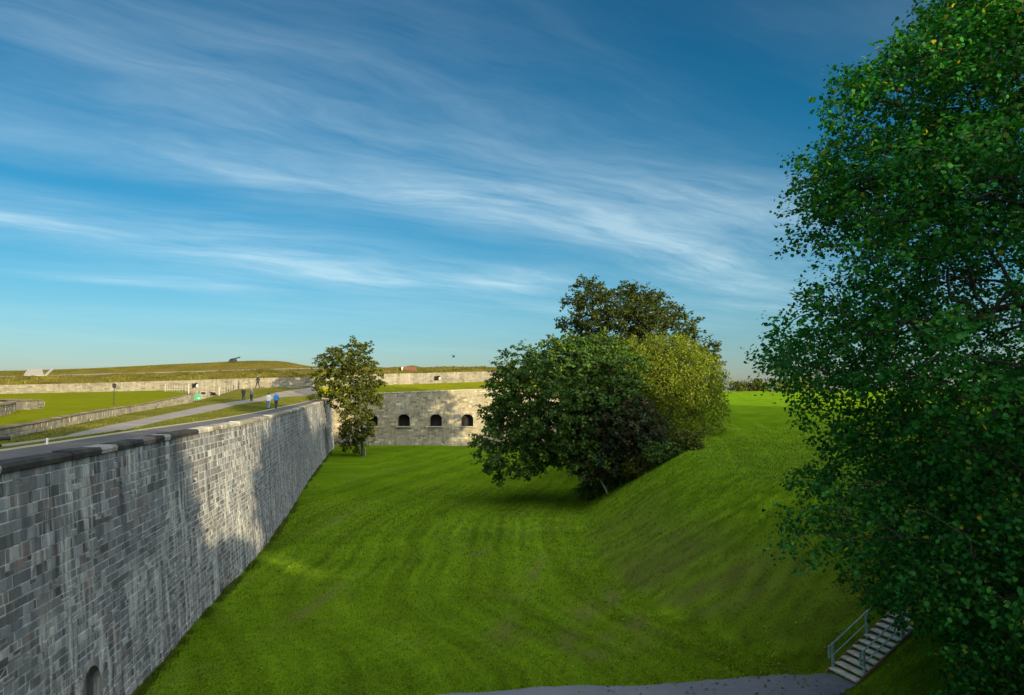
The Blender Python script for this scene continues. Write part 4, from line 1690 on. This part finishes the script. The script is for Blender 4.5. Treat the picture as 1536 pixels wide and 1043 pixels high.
# ------------------------------------------------------------------ blades of grass over the near ditch
def grass_blades(n=330000):
    rg = np.random.default_rng(8)
    # more blades where the ground is nearer to the viewpoint
    yv = 22 + 70 * rg.uniform(0, 1, n) ** 2.2
    xv = rg.uniform(-.62, .62, n) * yv
    base_x = np.interp(yv, wys, wxs)
    ok = xv > base_x + .03
    # off the asphalt path
    j = np.clip(np.searchsorted(pcx, xv), 1, 59)
    pd = np.abs(yv - np.interp(xv, pcx, pcy))
    ok &= ~((pd < rg.uniform(.98, 1.2, n)) & (xv < 12.1))
    # off the steps
    q = (xv - ST_X) * UPD.x + (yv - ST_Y) * UPD.y
    w = (xv - ST_X) * SID.x + (yv - ST_Y) * SID.y
    ok &= ~((np.abs(w) < SW / 2 + .05) & (q > -.1) & (q < 4.2))
    ok &= rg.uniform(0, 1, n) < np.clip((90 - yv) / 45, 0, 1)
    tone, worn = turf_fields(xv, yv)
    ok &= rg.uniform(0, 1, n) > worn * .85
    tone = tone[ok]
    xv, yv = xv[ok], yv[ok]
    n = len(xv)
    zv = ground_h(xv, yv)
    a = rg.uniform(0, 2 * math.pi, n)
    sc = np.clip(yv / 30, 1, 2.2)
    hgt = rg.uniform(.03, .085, n) * sc
    wid = rg.uniform(.012, .03, n) * sc
    lean = rg.normal(0, .03, (n, 2)) * sc[:, None]
    base = np.stack([xv, yv, zv - .01], 1)
    dx = np.stack([np.cos(a) * wid, np.sin(a) * wid, np.zeros(n)], 1)
    tip = base + np.stack([lean[:, 0], lean[:, 1], hgt], 1)
    v = np.stack([base - dx, base + dx, tip], 1).reshape(-1, 3)
    c = np.array([(.076, .150, .005), (.105, .185, .007), (.052, .112, .005), (.16, .155, .03)])[rg.choice(4, n, p=[.4, .3, .22, .08])]
    c = c * tone[:, None] * rg.uniform(.82, 1.2, (n, 1))
    o = fast_poly('grass', v, 3, M_BLADE, None, c)
    tag(o, 'short mown grass growing over the ditch floor and bank', 'grass', kind='stuff')


grass_blades()


def wall_foot_tufts(n=26000):
    """long unmown grass along the foot of the long wall"""
    rg = np.random.default_rng(18)
    yv = 17 + 110 * rg.uniform(0, 1, n) ** 1.7
    xv = np.interp(yv, wys, wxs) + np.abs(rg.normal(0, .16, n)) + .03
    cl = np.clip(.55 + .8 * vnoise(xv * 0, yv, .8, 41) + .4 * vnoise(xv * 0, yv, 2.7, 42), .12, 1.5)
    h = rg.uniform(.10, .30, n) * cl
    a = rg.uniform(0, 2 * math.pi, n)
    w = .018 + h * .07
    b = np.stack([xv, yv, ground_h(xv, yv) - .02], 1)
    d = np.stack([np.cos(a) * w, np.sin(a) * w, np.zeros(n)], 1)
    tip = b + np.stack([np.abs(rg.normal(0, .4, n)) * h, rg.normal(0, .4, n) * h, h], 1)
    c = np.array([(.07, .13, .008), (.11, .16, .012), (.05, .09, .008), (.20, .17, .05)])[rg.choice(4, n, p=[.4, .25, .2, .15])] * rg.uniform(.7, 1.2, (n, 1))
    tag(fast_poly('grass', np.stack([b - d, b + d, tip], 1).reshape(-1, 3), 3, M_BLADE, None, c), 'long unmown grass along the foot of the long grey wall', 'grass', kind='stuff')


wall_foot_tufts()


def fallen_leaves(n=900):
    rg = np.random.default_rng(19)
    xv = rg.normal(10.5, 4.5, n)
    yv = rg.normal(26, 4.0, n)
    ok = (yv > 19) & (xv > -4) & (xv < 17)
    xv, yv = xv[ok], yv[ok]
    n = len(xv)
    pos = np.stack([xv, yv, ground_h(xv, yv) + rg.uniform(.045, .09, n)], 1)
    pal = ([(.22, .15, .03), (.16, .09, .03), (.30, .24, .04), (.09, .06, .03)], [.35, .25, .2, .2])
    o = leaves_mesh(None, pos, unit(rg.normal(0, 1, (n, 3)) * np.array([1, 1, .1])), .10, POINT_LEAF, pal, rg, up=2.2, name='fallen_leaves')
    tag(o, 'fallen yellow and brown leaves lying round the path and stairs', 'leaves', kind='stuff')


fallen_leaves()


def bank_tufts(names, n, hmin, hmax, label):
    rg = np.random.default_rng(12)
    A = []
    for o in scene.objects:
        if o.type == 'MESH' and o.name.split('.')[0] in names and o.parent is None:
            co = np.array([v.co[:] for v in o.data.vertices])
            for p in o.data.polygons:
                q = co[list(p.vertices)]
                if abs(q[:, 0] / np.maximum(q[:, 1], 1)).min() < .8:
                    A.append(q)
    A = np.array([q[:4] for q in A])
    area = np.linalg.norm(np.cross(A[:, 1] - A[:, 0], A[:, 3] - A[:, 0]), axis=1)
    idx = rg.choice(len(A), n, p=area / area.sum())
    u, v = rg.uniform(0, 1, (n, 1)), rg.uniform(0, 1, (n, 1))
    q = A[idx]
    b = (q[:, 0] * (1 - u) + q[:, 1] * u) * (1 - v) + (q[:, 3] * (1 - u) + q[:, 2] * u) * v
    cl = vnoise(b[:, 0], b[:, 1], .45, 3) + .6 * vnoise(b[:, 0], b[:, 1], 1.3, 5)
    h = rg.uniform(hmin, hmax, n) * np.clip(.75 + .6 * cl, .25, 1.5)
    a = rg.uniform(0, 2 * math.pi, n)
    w = h * .30
    d = np.stack([np.cos(a) * w, np.sin(a) * w, np.zeros(n)], 1)
    tip = b + np.stack([rg.normal(0, .25, n) * h, rg.normal(0, .25, n) * h, h], 1)
    v3 = np.stack([b - d, b + d, tip], 1).reshape(-1, 3)
    c = np.array([(.10, .105, .015), (.15, .135, .02), (.065, .075, .012), (.20, .14, .04)])[rg.choice(4, n, p=[.4, .25, .25, .1])]
    c = c * np.clip(1 + .45 * vnoise(b[:, 0], b[:, 1], .3, 9)[:, None], .5, 1.5) * rg.uniform(.75, 1.25, (n, 1))
    tag(fast_poly('rough_grass', v3, 3, M_BLADE, None, c), label, 'grass', kind='stuff')


bank_tufts({'grass_bank'}, 42000, .12, .34, 'rough tufted grass on the bank above the pale wall')
bank_tufts({'mound'}, 30000, .06, .16, 'short rough grass on the gun mound')
bank_tufts({'grass_verge'}, 60000, .03, .08, 'uneven grass on the verges beside the gravel road')


# trees on the earthwork behind the viewpoint: they throw the evening shade over the ditch
def back_trees():
    first = None
    rg = random.Random(4)
    for x, y, top, w in ((2, -19, 18.4, 5.0), (9, -20, 18.6, 5.0), (16, -19, 18.8, 4.6), (26, -20, 14.2, 4.0), (42, -20, 25.5, 5.5), (50, -19, 28, 5.5),
                         (59, -20, 28.5, 6), (68, -19, 28, 6), (78, -20, 27.5, 6.5), (88, -19, 29, 6.5), (99, -20, 32, 7.5), (111, -19, 33.5, 8), (124, -20, 37.5, 8.5), (138, -19, 40, 8.5),
                         (30, 9, 18, 6.0), (36, 26, 19, 6.0)):
        gz = float(ground_h(x, y))
        if first is None:
            h = top - gz
            first = make_tree('broadleaf_tree', 'leafy tree outside the picture, behind or beside the viewpoint', 'tree', (x, y), (0, 0), h,
                              [(x, y, gz + h * .56, w, w * .8, h * .44), (x + 1, y, gz + h * .36, w * .9, w * .7, h * .34)],
                              330, .8, 48, 1.2, .55, DIAMOND, PAL_DARK, 77, .3, .02, 'trees behind and beside the viewpoint', .1, shell=.2)
            fh, fw = h, w
            continue
        r = first.copy()
        scene.collection.objects.link(r)
        r.location = (x, y, gz)
        r.rotation_euler = (0, 0, rg.uniform(0, 6))
        r.scale = (w / fw, w / fw, (top - gz) / fh)
        for ch in first.children:
            c = ch.copy()
            scene.collection.objects.link(c)
            c.parent = r

    gz = float(ground_h(36, -19))
    h = 23.2 - gz
    make_tree('broadleaf_tree', 'leafy tree outside the picture, behind or beside the viewpoint', 'tree', (36, -19), (0, 0), h,
              [(36, -19, gz + h * .58, 5.2, 4.2, h * .42), (36.5, -19, gz + h * .44, 4.8, 3.8, h * .30)],
              300, .8, 48, 1.1, .5, DIAMOND, PAL_DARK, 78, .3, .02, 'trees behind and beside the viewpoint', .1, shell=.2)


back_trees()
